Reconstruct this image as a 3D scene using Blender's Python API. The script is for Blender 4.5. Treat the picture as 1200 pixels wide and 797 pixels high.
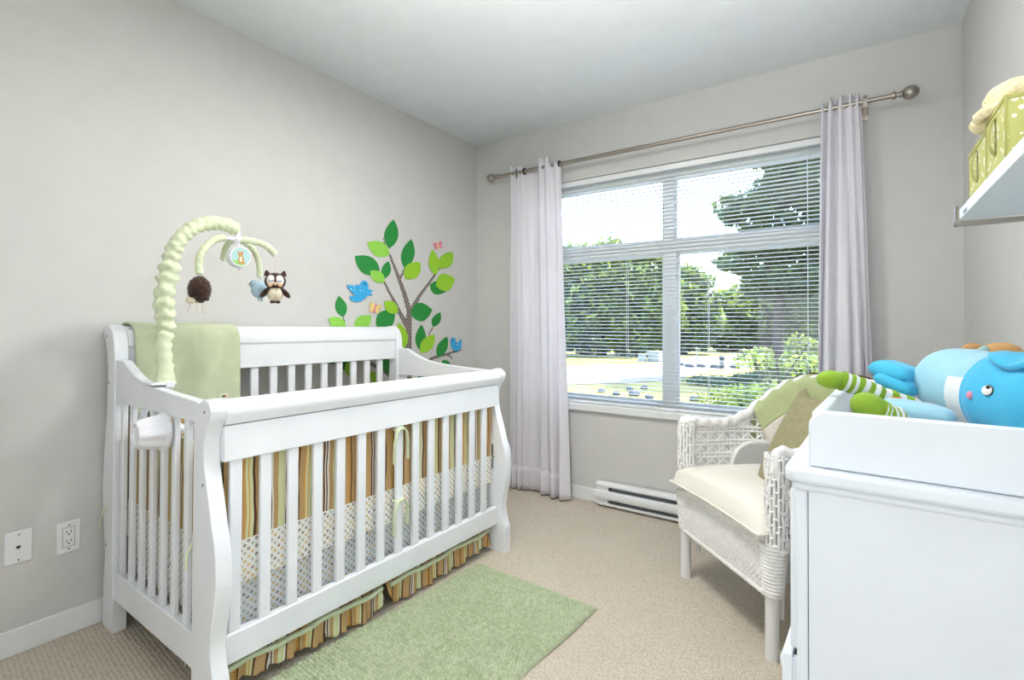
import bpy, bmesh, math, random
import numpy as np
from mathutils import Vector, Matrix, noise
random.seed(7); rng = np.random.default_rng(7)
for _o in list(bpy.data.objects): bpy.data.objects.remove(_o)
SC = bpy.context.scene; COL = SC.collection; PI = math.pi

# ------------------------------------------------------------------ camera
cam_d = bpy.data.cameras.new('camera'); cam = bpy.data.objects.new('camera', cam_d); COL.objects.link(cam)
SC.camera = cam
yaw, pitch, roll = 0.62034, 0.01285, 0.00405
cam.location = (2.28734, -2.99820, 1.09848)
_f = Vector((-math.sin(yaw)*math.cos(pitch), math.cos(yaw)*math.cos(pitch), math.sin(pitch)))
_r = Vector((math.cos(yaw), math.sin(yaw), 0)); _u = _r.cross(_f)
_r2 = _r*math.cos(roll) + _u*math.sin(roll); _u2 = -_r*math.sin(roll) + _u*math.cos(roll)
cam.rotation_euler = Matrix((( _r2.x, _u2.x, -_f.x), (_r2.y, _u2.y, -_f.y), (_r2.z, _u2.z, -_f.z))).to_euler()
cam_d.sensor_width = 36; cam_d.lens = 36*595.934/1200
cam_d.shift_x = 23.6/1200; cam_d.shift_y = -22.905/1200
cam_d.clip_start = 0.02; cam_d.clip_end = 300

# ------------------------------------------------------------------ world, sun, big lights, exposure
wd = bpy.data.worlds.new('world'); SC.world = wd; wd.use_nodes = True
wn = wd.node_tree; bg = wn.nodes['Background']
sky = wn.nodes.new('ShaderNodeTexSky'); sky.sky_type = 'NISHITA'; sky.sun_disc = False
sky.sun_elevation = math.radians(56); sky.sun_rotation = math.radians(35)
sky.air_density = 1.0; sky.dust_density = 1.2; sky.ozone_density = 1.5
wn.links.new(sky.outputs[0], bg.inputs[0]); bg.inputs[1].default_value = 1.5
sd = bpy.data.lights.new('sun', 'SUN'); sun = bpy.data.objects.new('sun', sd); COL.objects.link(sun)
sd.energy = 13.0; sd.angle = math.radians(0.6); sd.color = (1.0, 0.96, 0.88)
_el, _az = math.radians(56), math.radians(35)
_dir = Vector((math.sin(_az)*math.cos(_el), math.cos(_az)*math.cos(_el), math.sin(_el)))
sun.rotation_euler = _dir.to_track_quat('Z', 'Y').to_euler(); sun.location = (3, 8, 12)
# the photographer's flash, bounced off the ceiling behind the camera
fd = bpy.data.lights.new('bounce_flash', 'AREA'); flash = bpy.data.objects.new('bounce_flash', fd); COL.objects.link(flash)
fd.shape = 'DISK'; fd.size = 0.45; fd.energy = 23; fd.color = (1.0, 0.99, 1.0); fd.spread = math.radians(96)
flash.location = (1.98, -2.8, 1.05)
flash.rotation_euler = Vector((0.02, -0.42, -1)).to_track_quat('Z', 'Y').to_euler()
# added soft fill light behind the camera; the wall there has no opening
hd = bpy.data.lights.new('rear_fill_light', 'AREA'); rear_fill = bpy.data.objects.new('rear_fill_light', hd); COL.objects.link(rear_fill)
hd.shape = 'RECTANGLE'; hd.size = 1.3; hd.size_y = 2.0; hd.energy = 13.5; hd.color = (0.94, 0.97, 1.0)
rear_fill.location = (2.0, -3.53, 1.3); rear_fill.rotation_euler = Vector((0, -1, -.12)).to_track_quat('Z', 'Y').to_euler()
SC.view_settings.view_transform = 'Standard'; SC.view_settings.look = 'None'
SC.view_settings.exposure = 0.26; SC.view_settings.gamma = 1.0; SC.view_settings.use_curve_mapping = False

# ------------------------------------------------------------------ materials
def lin(c):
    return tuple(((v/255)/12.92 if v/255 <= .04045 else ((v/255+.055)/1.055)**2.4) for v in c) + (1.0,)
class NT:
    def __init__(s, name):
        s.m = bpy.data.materials.new(name); s.m.use_nodes = True
        s.t = s.m.node_tree; s.b = s.t.nodes['Principled BSDF']; s._tc = None
    def n(s, typ, **kw):
        x = s.t.nodes.new(typ)
        for k, v in kw.items(): setattr(x, k, v)
        return x
    def l(s, a, b): s.t.links.new(a, b)
    def obj(s):
        if not s._tc: s._tc = s.n('ShaderNodeTexCoord')
        return s._tc.outputs['Object']
    def uv(s):
        s.obj(); return s._tc.outputs['UV']
    def math(s, op, a, b=None, c=None):
        x = s.n('ShaderNodeMath', operation=op)
        for i, v in enumerate((a, b, c)):
            if v is None: continue
            if isinstance(v, (int, float)): x.inputs[i].default_value = v
            else: s.l(v, x.inputs[i])
        return x.outputs[0]
    def noise(s, scale, detail=3, vec=None):
        x = s.n('ShaderNodeTexNoise'); x.inputs['Scale'].default_value = scale; x.inputs['Detail'].default_value = detail
        s.l(vec or s.obj(), x.inputs['Vector']); return x.outputs['Fac']
    def ramp(s, fac, stops, interp='LINEAR'):
        x = s.n('ShaderNodeValToRGB'); r = x.color_ramp; r.interpolation = interp
        while len(r.elements) < len(stops): r.elements.new(0.5)
        for e, (p, c) in zip(r.elements, stops): e.position = p; e.color = lin(c)
        s.l(fac, x.inputs[0]); return x.outputs[0]
    def mix(s, fac, a, b, blend='MIX'):
        x = s.n('ShaderNodeMix', data_type='RGBA', blend_type=blend)
        for sock, v in ((x.inputs[0], fac), (x.inputs[6], a), (x.inputs[7], b)):
            if isinstance(v, (int, float)): sock.default_value = v
            elif isinstance(v, tuple): sock.default_value = v
            else: s.l(v, sock)
        return x.outputs[2]
    def bump(s, h, strength=.3, dist=.01):
        x = s.n('ShaderNodeBump'); x.inputs['Strength'].default_value = strength; x.inputs['Distance'].default_value = dist
        s.l(h, x.inputs['Height']); s.l(x.outputs[0], s.b.inputs['Normal'])
def mat(name, col, rough=.5, var=0, vscale=6, bump=0, bscale=80, bdist=.004, metal=0, sheen=0, spec=None, transl=0, coat=0):
    k = NT(name); c = lin(col); b = k.b
    b.inputs['Roughness'].default_value = rough; b.inputs['Metallic'].default_value = metal
    if spec is not None: b.inputs['Specular IOR Level'].default_value = spec
    if sheen: b.inputs['Sheen Weight'].default_value = sheen; b.inputs['Sheen Roughness'].default_value = .4
    if coat: b.inputs['Coat Weight'].default_value = coat; b.inputs['Coat Roughness'].default_value = .15
    if var:
        d = tuple(max(0, v-var) for v in col); e = tuple(min(255, v+var) for v in col)
        k.l(k.ramp(k.noise(vscale), [(.3, d), (.7, e)]), b.inputs['Base Color'])
    else:
        # a very slight tone drift so no surface is a dead flat colour
        d = tuple(max(0, v-2) for v in col); e = tuple(min(255, v+2) for v in col)
        k.l(k.ramp(k.noise(9), [(.3, d), (.7, e)]), b.inputs['Base Color'])
    if bump: k.bump(k.noise(bscale, 2), bump, bdist)
    if transl:
        t = k.n('ShaderNodeBsdfTranslucent'); t.inputs[0].default_value = c
        mx = k.n('ShaderNodeMixShader'); mx.inputs[0].default_value = transl
        out = k.t.nodes['Material Output']
        k.l(b.outputs[0], mx.inputs[1]); k.l(t.outputs[0], mx.inputs[2]); k.l(mx.outputs[0], out.inputs[0])
    return k.m
M = {}
M['wall'] = mat('wall_paint', (212, 211, 208), .75, bump=.05, bscale=220, bdist=.001)
M['ceil'] = mat('ceiling_paint', (224, 229, 230), .85, bump=.08, bscale=160, bdist=.002)
M['trim'] = mat('white_trim_paint', (236, 238, 238), .35)
M['white'] = mat('white_lacquer', (238, 241, 245), .28)
M['dress'] = mat('white_dresser_lacquer', (234, 240, 247), .3)
M['vinyl'] = mat('white_vinyl', (240, 243, 244), .35)
M['slat'] = mat('white_slat', (238, 243, 246), .4, transl=.12)
M['chrome'] = mat('brushed_nickel', (172, 164, 154), .28, metal=1)
M['steel'] = mat('steel', (190, 190, 190), .25, metal=1)
M['dark'] = mat('dark_recess', (60, 60, 62), .7)
M['slot'] = mat('black_slot', (45, 42, 42), .6)
M['grille'] = mat('grey_grille', (128, 132, 138), .5)
M['plate'] = mat('plate_plastic', (238, 240, 241), .3)
M['plast'] = mat('white_plastic', (238, 238, 243), .3)
M['curtain'] = mat('curtain_cloth', (248, 246, 251), .85, bump=.12, bscale=400, bdist=.001, transl=.28)
M['green'] = mat('green_plush', (200, 208, 174), .9, var=6, vscale=14, bump=.25, bscale=260, bdist=.002, sheen=.3)
M['sleeve'] = mat('pale_green_velour', (217, 226, 192), .9, var=7, vscale=30, bump=.3, bscale=180, bdist=.003, sheen=.3)
M['throwg'] = mat('throw_green', (186, 196, 146), .9, var=5, vscale=20, bump=.2, bscale=300, sheen=.2)
M['throwc'] = mat('throw_cream', (226, 220, 208), .9, bump=.2, bscale=300)
M['throwb'] = mat('throw_brown', (96, 58, 44), .9)
M['olive'] = mat('olive_pillow_cloth', (160, 154, 118), .9, var=6, vscale=60, bump=.3, bscale=300, bdist=.002)
M['cream'] = mat('cream_canvas', (238, 234, 223), .85, var=2, bump=.15, bscale=300, bdist=.001)
M['wick'] = mat('white_wicker', (244, 243, 241), .5, var=5, vscale=40, bump=.2, bscale=120, bdist=.002)
M['legw'] = mat('white_painted_rod', (232, 232, 231), .4)
M['brown'] = mat('dark_brown_fur', (62, 36, 26), .95, var=10, vscale=60, bump=.8, bscale=160, bdist=.01, sheen=.3)
M['cream2'] = mat('cream_fleece', (232, 220, 196), .95, bump=.6, bscale=120, bdist=.006)
M['face'] = mat('white_felt', (244, 240, 236), .9)
M['peach'] = mat('peach_felt', (226, 186, 146), .9)
M['black'] = mat('black_thread', (40, 32, 32), .7)
M['string'] = mat('pink_thread', (222, 200, 192), .8)
M['pblue'] = mat('pale_blue_plush', (176, 204, 222), .9, bump=.3, bscale=200)
M['wblue'] = mat('whale_light_blue', (162, 212, 231), .85, var=6, vscale=10, bump=.3, bscale=240, bdist=.002, sheen=.4)
M['hblue'] = mat('whale_bright_blue', (70, 186, 228), .85, var=6, vscale=12, bump=.3, bscale=240, bdist=.002, sheen=.3)
M['wwhite'] = mat('plush_white', (236, 238, 240), .9, bump=.3, bscale=200, bdist=.002)
M['pink'] = mat('pink_felt', (232, 150, 176), .9)
M['pinkw'] = mat('pale_pink_felt', (238, 214, 214), .9)
M['lime'] = mat('lime_plush', (142, 178, 50), .9, var=8, vscale=20, bump=.3, bscale=260, bdist=.002, sheen=.2)
M['orange'] = mat('orange_felt', (232, 104, 40), .9)
M['tan'] = mat('tan_plush', (204, 158, 104), .95, var=10, vscale=30, bump=.6, bscale=160, bdist=.005)
M['mint'] = mat('mint_cloth', (176, 214, 212), .9)
M['hat'] = mat('cream_knit', (240, 226, 184), .95, var=8, vscale=50, bump=.9, bscale=110, bdist=.01)
M['shelf'] = mat('white_shelf_board', (226, 232, 236), .4)
M['lampg'] = mat('lamp_bronze', (120, 96, 74), .4, metal=.6)
M['ld'] = mat('dark_green_vinyl', (34, 142, 58), .6); M['ll'] = mat('light_green_vinyl', (148, 214, 80), .6)
M['ly'] = mat('lime_vinyl', (154, 208, 44), .6); M['bird'] = mat('blue_vinyl', (52, 174, 232), .6)
M['flyy'] = mat('yellow_vinyl', (240, 214, 130), .6); M['flyp'] = mat('pink_vinyl', (236, 132, 162), .6)
M['concrete'] = mat('rock_grey', (78, 80, 84), .9, var=16, vscale=3, bump=.6, bscale=8, bdist=.03)
M['bark'] = mat('bark', (52, 44, 36), .95, var=8, bump=.8, bscale=20, bdist=.03)
M['util'] = mat('pale_utility_paint', (140, 144, 138), .6)
M['blackp'] = mat('dark_bollard_paint', (48, 50, 56), .5)
M['sand'] = mat('pale_gravel', (122, 114, 98), .95, var=9, vscale=2.5, bump=.3, bscale=30, bdist=.02)
M['lawn'] = mat('dry_lawn', (124, 118, 50), .95, var=20, vscale=.7, bump=.6, bscale=40, bdist=.03)
M['stone'] = mat('house_siding', (200, 196, 186), .8)
def m_carpet():
    k = NT('beige_loop_carpet')
    mp = k.n('ShaderNodeMapping'); mp.inputs['Rotation'].default_value[2] = .06; mp.inputs['Scale'].default_value = (1, .62, 1)
    k.l(k.obj(), mp.inputs[0])
    v = k.n('ShaderNodeTexVoronoi'); v.inputs['Scale'].default_value = 118; v.inputs['Randomness'].default_value = .38
    k.l(mp.outputs[0], v.inputs['Vector'])
    h = k.math('SUBTRACT', 1.0, k.math('MULTIPLY', v.outputs['Distance'], 1.5))
    base = k.ramp(k.noise(3.0), [(.3, (226, 215, 198)), (.7, (232, 222, 207))])
    c = k.mix(k.ramp(v.outputs['Distance'], [(.25, (0, 0, 0)), (.75, (255, 255, 255))]), base, lin((190, 177, 158)))  # colour darkened between the loops to imitate shade in the crevices
    fine = k.noise(420, 2)
    k.l(k.mix(.25, c, k.ramp(fine, [(.35, (158, 146, 126)), (.65, (232, 224, 208))])), k.b.inputs['Base Color'])
    k.b.inputs['Roughness'].default_value = .95; k.b.inputs['Specular IOR Level'].default_value = .1
    k.bump(k.math('ADD', h, k.math('MULTIPLY', fine, .4)), .7, .005); return k.m
M['carpet'] = m_carpet()
def m_rug():
    k = NT('sage_chenille')
    c = k.ramp(k.noise(5, 4), [(.3, (184, 196, 160)), (.7, (204, 214, 182))])
    c = k.mix(.35, c, k.ramp(k.noise(160, 2), [(.3, (126, 140, 106)), (.7, (208, 216, 188))]))
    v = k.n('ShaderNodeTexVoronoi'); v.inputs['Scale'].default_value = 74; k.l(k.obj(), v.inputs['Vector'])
    c = k.mix(k.ramp(v.outputs['Distance'], [(.35, (0, 0, 0)), (.8, (150, 150, 150))]), c, lin((128, 146, 106)))  # shade between the nubs painted in as a darker green
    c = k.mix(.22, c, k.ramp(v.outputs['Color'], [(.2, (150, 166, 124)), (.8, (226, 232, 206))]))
    k.l(c, k.b.inputs['Base Color']); k.b.inputs['Roughness'].default_value = .95; k.b.inputs['Specular IOR Level'].default_value = .1
    k.bump(k.noise(500, 2), .5, .002); return k.m
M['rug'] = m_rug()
M['hem'] = mat('sage_hem', (190, 200, 164), .95, bump=.4, bscale=300, bdist=.002)
def stripe_node(k):
    tan, br, gr, wh, orr = (194, 160, 110), (92, 60, 42), (216, 220, 170), (240, 237, 228), (218, 164, 84)
    x = k.n('ShaderNodeSeparateXYZ'); k.l(k.obj(), x.inputs[0])
    s = k.math('ADD', k.math('ADD', x.outputs[0], x.outputs[1]), 5.0)
    w = k.math('MULTIPLY', k.math('SUBTRACT', k.noise(7, 1), .5), .018)
    f = k.math('FRACT', k.math('DIVIDE', k.math('ADD', s, w), .205))
    c = k.ramp(f, [(0, tan), (.17, br), (.20, wh), (.225, br), (.25, wh), (.28, tan), (.36, gr), (.47, wh), (.49, br), (.53, tan),
                   (.66, orr), (.71, br), (.735, tan), (.82, orr), (.85, gr), (.89, orr), (.91, gr), (.96, br)], 'CONSTANT')
    # stitched dashes on the narrow white stripes
    d = k.math('GREATER_THAN', k.math('FRACT', k.math('MULTIPLY', x.outputs[2], 110)), .6)
    near = k.math('LESS_THAN', k.math('ABSOLUTE', k.math('SUBTRACT', f, .238)), .02)
    near2 = k.math('LESS_THAN', k.math('ABSOLUTE', k.math('SUBTRACT', f, .685)), .012)
    c = k.mix(k.math('MULTIPLY', k.math('ADD', near, near2), d), c, lin((120, 84, 54)))
    return c
def m_stripe():
    k = NT('brown_striped_cotton'); k.l(stripe_node(k), k.b.inputs['Base Color'])
    k.b.inputs['Roughness'].default_value = .85; k.bump(k.noise(300, 2), .15, .002); return k.m
M['stripe'] = m_stripe()
def m_dots(name, basec):
    k = NT(name); x = k.n('ShaderNodeSeparateXYZ'); k.l(k.obj(), x.inputs[0])
    s = k.math('DIVIDE', k.math('ADD', k.math('ADD', x.outputs[0], x.outputs[1]), 5.0), .017)
    z = k.math('DIVIDE', k.math('ADD', x.outputs[2], 5.0), .017)
    # turn by 45 degrees for a diagonal lattice
    a = k.math('MULTIPLY', k.math('ADD', s, z), .7071); b = k.math('MULTIPLY', k.math('SUBTRACT', s, z), .7071)
    fa, fb = k.math('SUBTRACT', k.math('FRACT', a), .5), k.math('SUBTRACT', k.math('FRACT', b), .5)
    d = k.math('SQRT', k.math('ADD', k.math('MULTIPLY', fa, fa), k.math('MULTIPLY', fb, fb)))
    cv = k.n('ShaderNodeCombineXYZ'); k.l(k.math('FLOOR', a), cv.inputs[0]); k.l(k.math('FLOOR', b), cv.inputs[1])
    wn_ = k.n('ShaderNodeTexWhiteNoise', noise_dimensions='3D'); k.l(cv.outputs[0], wn_.inputs['Vector'])
    dc = k.ramp(wn_.outputs['Value'], [(0, (220, 190, 120)), (.36, (186, 196, 170)), (.7, (150, 132, 112))], 'CONSTANT')
    ins = k.math('LESS_THAN', d, .29); core = k.math('LESS_THAN', d, .10)
    c = k.mix(ins, lin(basec), dc); c = k.mix(k.math('MULTIPLY', core, .6), c, lin(basec))
    k.l(c, k.b.inputs['Base Color']); k.b.inputs['Roughness'].default_value = .85; k.bump(k.noise(250, 2), .1, .002); return k.m
M['dots'] = m_dots('dotted_cotton', (244, 244, 241)); M['dots2'] = m_dots('dotted_sheet', (235, 239, 244))
def m_spots(name, basec, dotc, pitch, rad):
    k = NT(name); v = k.n('ShaderNodeTexVoronoi'); v.inputs['Scale'].default_value = 1/pitch; v.inputs['Randomness'].default_value = .75
    k.l(k.obj(), v.inputs['Vector'])
    sz = k.math('MULTIPLY_ADD', k.math('FRACT', k.math('MULTIPLY', k.math('ADD', v.outputs['Color'], 0), 1)), rad*.9, rad*.4)
    fac = k.math('LESS_THAN', v.outputs['Distance'], sz)
    k.l(k.mix(fac, lin(basec), lin(dotc)), k.b.inputs['Base Color']); k.b.inputs['Roughness'].default_value = .8; return k.m
M['box'] = m_spots('olive_spotted_paper', (196, 196, 118), (240, 241, 222), .0135, .36)
M['boxrim'] = mat('olive_binding', (180, 176, 102), .8)
def m_trunk():
    k = NT('brown_dotted_vinyl'); x = k.n('ShaderNodeSeparateXYZ'); k.l(k.obj(), x.inputs[0])
    a = k.math('DIVIDE', k.math('ADD', k.math('ADD', x.outputs[1], x.outputs[2]), 9), .021); b = k.math('DIVIDE', k.math('ADD', k.math('SUBTRACT', x.outputs[1], x.outputs[2]), 9), .021)
    fa, fb = k.math('SUBTRACT', k.math('FRACT', a), .5), k.math('SUBTRACT', k.math('FRACT', b), .5)
    d = k.math('SQRT', k.math('ADD', k.math('MULTIPLY', fa, fa), k.math('MULTIPLY', fb, fb)))
    k.l(k.mix(k.math('LESS_THAN', d, .27), lin((76, 60, 54)), lin((226, 220, 212))), k.b.inputs['Base Color']); k.b.inputs['Roughness'].default_value = .6
    return k.m
M['trunkv'] = m_trunk()
def m_birdwing():
    k = NT('dotted_blue_vinyl'); v = k.n('ShaderNodeTexVoronoi'); v.inputs['Scale'].default_value = 46; v.inputs['Randomness'].default_value = .2; k.l(k.obj(), v.inputs['Vector'])
    k.l(k.mix(k.math('LESS_THAN', v.outputs['Distance'], .26), lin((52, 174, 232)), lin((220, 240, 248))), k.b.inputs['Base Color']); k.b.inputs['Roughness'].default_value = .6; return k.m
M['wing'] = m_birdwing()
def m_toystripe():
    k = NT('green_white_striped_plush'); x = k.n('ShaderNodeSeparateXYZ'); k.l(k.uv(), x.inputs[0])
    f = k.math('FRACT', k.math('MULTIPLY', x.outputs[0], 7.0))
    k.l(k.mix(k.math('GREATER_THAN', f, .52), lin((142, 178, 50)), lin((238, 240, 238))), k.b.inputs['Base Color'])
    k.b.inputs['Roughness'].default_value = .9; k.bump(k.noise(240, 2), .3, .002); return k.m
M['toy'] = m_toystripe()
def m_glass():
    k = NT('window_glass'); t = k.n('ShaderNodeBsdfTransparent'); t.inputs[0].default_value = (.965, .97, .972, 1)
    g = k.n('ShaderNodeBsdfGlossy'); g.inputs['Roughness'].default_value = .01
    fr = k.n('ShaderNodeFresnel'); fr.inputs[0].default_value = 1.45
    mx = k.n('ShaderNodeMixShader'); k.l(fr.outputs[0], mx.inputs[0]); k.l(t.outputs[0], mx.inputs[1]); k.l(g.outputs[0], mx.inputs[2])
    k.l(mx.outputs[0], k.t.nodes['Material Output'].inputs[0]); return k.m
M['glass'] = m_glass()
def m_leaf(name, a, b, tr=.45):
    k = NT(name); c = k.ramp(k.noise(.9, 3), [(.35, a), (.65, b)])
    k.l(c, k.b.inputs['Base Color']); k.b.inputs['Roughness'].default_value = .5
    t = k.n('ShaderNodeBsdfTranslucent'); k.l(k.mix(.35, c, lin((150, 160, 60))), t.inputs[0])
    mx = k.n('ShaderNodeMixShader'); mx.inputs[0].default_value = tr
    k.l(k.b.outputs[0], mx.inputs[1]); k.l(t.outputs[0], mx.inputs[2]); k.l(mx.outputs[0], k.t.nodes['Material Output'].inputs[0]); return k.m
M['leafa'] = m_leaf('leaf_mid_green', (44, 70, 34), (78, 104, 52)); M['leafb'] = m_leaf('leaf_dark_green', (36, 58, 38), (62, 88, 54), .35)
M['leafc'] = m_leaf('leaf_yellow_green', (96, 122, 44), (136, 156, 70), .5)
def m_lampglass():
    k = NT('lit_lamp_glass'); k.b.inputs['Base Color'].default_value = (.9, .86, .8, 1)
    k.b.inputs['Emission Color'].default_value = (1, .86, .68, 1); k.b.inputs['Emission Strength'].default_value = 2.0; return k.m
M['lampglass'] = m_lampglass()

# ------------------------------------------------------------------ mesh building
class MB:
    def __init__(s): s.v = []; s.f = []; s.uv = {}
    def add(s, vs, fs):
        o = len(s.v); s.v += [tuple(map(float, p)) for p in vs]; s.f += [tuple(i+o for i in f) for f in fs]; return o
    def box(s, a, b):
        x0, y0, z0 = a; x1, y1, z1 = b
        s.add([(x0,y0,z0),(x1,y0,z0),(x1,y1,z0),(x0,y1,z0),(x0,y0,z1),(x1,y0,z1),(x1,y1,z1),(x0,y1,z1)],
              [(0,3,2,1),(4,5,6,7),(0,1,5,4),(1,2,6,5),(2,3,7,6),(3,0,4,7)]); return s
    def prism(s, poly, fn, t0, t1):
        n = len(poly); o = s.add([fn(p, q, t0) for p, q in poly] + [fn(p, q, t1) for p, q in poly],
            [tuple(range(n))[::-1], tuple(range(n, 2*n))] + [(i, (i+1) % n, n+(i+1) % n, n+i) for i in range(n)]); return s
    def tube(s, pts, r, n=8, caps=True, closed=False, flat=1.0, mod=None, up=None, uvs=False):
        pts = [Vector(p) for p in pts]; N = len(pts); rr = r if isinstance(r, (list, tuple)) else [r]*N
        vs = []; U = None
        for i in range(N):
            a = pts[(i-1) % N] if closed else pts[max(i-1, 0)]; b = pts[(i+1) % N] if closed else pts[min(i+1, N-1)]
            t = (b-a); t = t.normalized() if t.length > 1e-9 else Vector((0, 0, 1))
            if U is None:
                U = Vector(up) if up else (Vector((0, 0, 1)) if abs(t.z) < .9 else Vector((1, 0, 0)))
            U = (U - t*U.dot(t)).normalized(); B = t.cross(U)
            for j in range(n):
                w = 2*PI*j/n; k = rr[i]*(1 + (mod(i, j) if mod else 0))
                vs.append(pts[i] + U*(math.cos(w)*k*flat) + B*(math.sin(w)*k))
        fs = []
        for i in range(N if closed else N-1):
            for j in range(n):
                i2 = (i+1) % N; fs.append((i*n+j, i*n+(j+1) % n, i2*n+(j+1) % n, i2*n+j))
        if caps and not closed: fs += [tuple(range(n))[::-1], tuple((N-1)*n+j for j in range(n))]
        o = s.add(vs, fs)
        if uvs:
            for i in range(N):
                for j in range(n): s.uv[o+i*n+j] = (i/(N-1), j/n)
        return s
    def lathe(s, prof, fn, n=16):
        # prof: (radius, height); fn(x, y, h) -> point
        N = len(prof); vs = [fn(r*math.cos(2*PI*j/n), r*math.sin(2*PI*j/n), h) for r, h in prof for j in range(n)]
        fs = [(i*n+j, i*n+(j+1) % n, (i+1)*n+(j+1) % n, (i+1)*n+j) for i in range(N-1) for j in range(n)]
        fs += [tuple(range(n))[::-1], tuple((N-1)*n+j for j in range(n))]; s.add(vs, fs); return s
    def ell(s, c, r, nu=16, nv=10, R=None, fn=None):
        vs = []; c = Vector(c)
        for i in range(nv+1):
            ph = PI*i/nv
            for j in range(nu):
                th = 2*PI*j/nu; d = Vector((math.sin(ph)*math.cos(th), math.sin(ph)*math.sin(th), math.cos(ph)))
                k = fn(d) if fn else 1; p = Vector((d.x*r[0]*k, d.y*r[1]*k, d.z*r[2]*k))
                vs.append(c + (R @ p if R else p))
        fs = [(i*nu+j, (i+1)*nu+j, (i+1)*nu+(j+1) % nu, i*nu+(j+1) % nu) for i in range(nv) for j in range(nu)]; s.add(vs, fs); return s
    def grid(s, fn, nu, nv, cu=False, cv=False, flip=False):
        U, V = nu+(0 if cu else 1), nv+(0 if cv else 1)
        o = s.add([fn(i/nu, j/nv) for i in range(U) for j in range(V)], [])
        for i in range(U):
            for j in range(V): s.uv[o+i*V+j] = (i/nu, j/nv)
        for i in range(nu):
            for j in range(nv):
                i2, j2 = (i+1) % U, (j+1) % V; q = (o+i*V+j, o+i2*V+j, o+i2*V+j2, o+i*V+j2); s.f.append(q[::-1] if flip else q)
        return s
    def mesh(s, name, m, smooth=40):
        me = bpy.data.meshes.new(name); me.from_pydata(s.v, [], s.f)
        bm = bmesh.new(); bm.from_mesh(me); bmesh.ops.remove_doubles(bm, verts=bm.verts, dist=1e-6) if not s.uv else None
        bmesh.ops.recalc_face_normals(bm, faces=bm.faces); bm.to_mesh(me); bm.free()
        if s.uv:
            L = me.uv_layers.new(name='UVMap'); vi = np.zeros(len(me.loops), int); me.loops.foreach_get('vertex_index', vi)
            arr = np.array([s.uv.get(int(i), (0, 0)) for i in vi], float).ravel(); L.data.foreach_set('uv', arr)
        if smooth:
            me.polygons.foreach_set('use_smooth', [True]*len(me.polygons)); me.set_sharp_from_angle(angle=math.radians(smooth))
        me.materials.append(m if not isinstance(m, str) else M[m]); return me
    def build(s, name, m, parent=None, smooth=40, bevel=0, solid=0, label=None, kind=None, seg=2):
        o = bpy.data.objects.new(name, s.mesh(name, m, smooth)); COL.objects.link(o)
        if parent: o.parent = parent
        if solid:
            md = o.modifiers.new('thickness', 'SOLIDIFY'); md.thickness = solid; md.offset = 0
        if bevel:
            md = o.modifiers.new('edge', 'BEVEL'); md.width = bevel; md.segments = seg; md.limit_method = 'ANGLE'; md.angle_limit = math.radians(35)
        if label: o['label'] = label
        if kind: o['kind'] = kind
        return o
ROOTS = []
def thing(name, label, cat, loc=(0, 0, 0), rz=0, group=None):
    o = bpy.data.objects.new(name, None); COL.objects.link(o); o.location = loc; o.rotation_euler = (0, 0, rz); o.empty_display_size = .05
    o['label'] = label; o['category'] = cat
    if group: o['group'] = group
    ROOTS.append(o); return o
def kids(o): return [c for c in bpy.data.objects if c.parent == o]
def tag(o, label, cat, group=None, kind=None):
    o['label'] = label; o['category'] = cat
    if group: o['group'] = group
    if kind: o['kind'] = kind
    return o
def copy_part(o, parent, loc=None):
    c = o.copy(); COL.objects.link(c); c.parent = parent
    if loc is not None: c.location = loc
    return c
def struct(o, label=None):
    o['kind'] = 'structure'
    if label: o['label'] = label
    return o
def fuzz(p, amp, sc, seed=0.0):
    n = noise.noise_vector(Vector((p[0]*sc+seed, p[1]*sc, p[2]*sc))); return (p[0]+n.x*amp, p[1]+n.y*amp, p[2]+n.z*amp)
def pillow(w, d, h, nu=28, nv=28, pw=.32, corner=.06):
    # puffed cushion: two faces meeting in a seam, pointed corners
    def P(a, b, sgn):
        x, y = a*2-1, b*2-1
        k = max(0, (1-x**4)*(1-y**4))**pw
        px = x*(1-corner*(1-abs(y)**2)*(abs(x)**3)); py = y*(1-corner*(1-abs(x)**2)*(abs(y)**3))
        return (px*w/2, py*d/2, sgn*h/2*k)
    return P

# ================================================================== THE SETTING
W, H, YB = 2.674, 2.44, -3.55
WX0, WX1, WZ0, WZ1 = .45, 2.285, .60, 2.058
def wallbox(name, a, b, m='wall', kind=True, bevel=0):
    o = MB().box(a, b).build(name, m, bevel=bevel, smooth=0); return struct(o)
wallbox('floor', (-.15, YB-.15, -.12), (W+.15, .16, 0), 'carpet')
wallbox('ceiling', (-.15, YB-.15, H), (W+.15, .16, H+.15), 'ceil')
wallbox('wall_left', (-.15, YB-.15, 0), (0, .16, H))
wallbox('wall_right', (W, YB-.15, 0), (W+.15, .16, H))
wallbox('wall_front', (0, YB-.15, 0), (W, YB, H))
wb = MB(); wb.box((0, 0, 0), (WX0, .16, H)); wb.box((WX1, 0, 0), (W, .16, H)); wb.box((WX0, 0, 0), (WX1, .16, WZ0)); wb.box((WX0, 0, WZ1), (WX1, .16, H))
struct(wb.build('wall_back', 'wall', smooth=0))
def base(name, a, b): return struct(MB().box(a, b).build(name, 'trim', bevel=.004))
base('baseboard_left', (0, YB, 0), (.012, 0, .088)); base('baseboard_right', (W-.012, YB, 0), (W, 0, .088))
base('baseboard_back', (.012, -.012, 0), (W-.012, 0, .084)); base('baseboard_front', (.012, YB, 0), (W-.012, YB+.012, .088))

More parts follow.
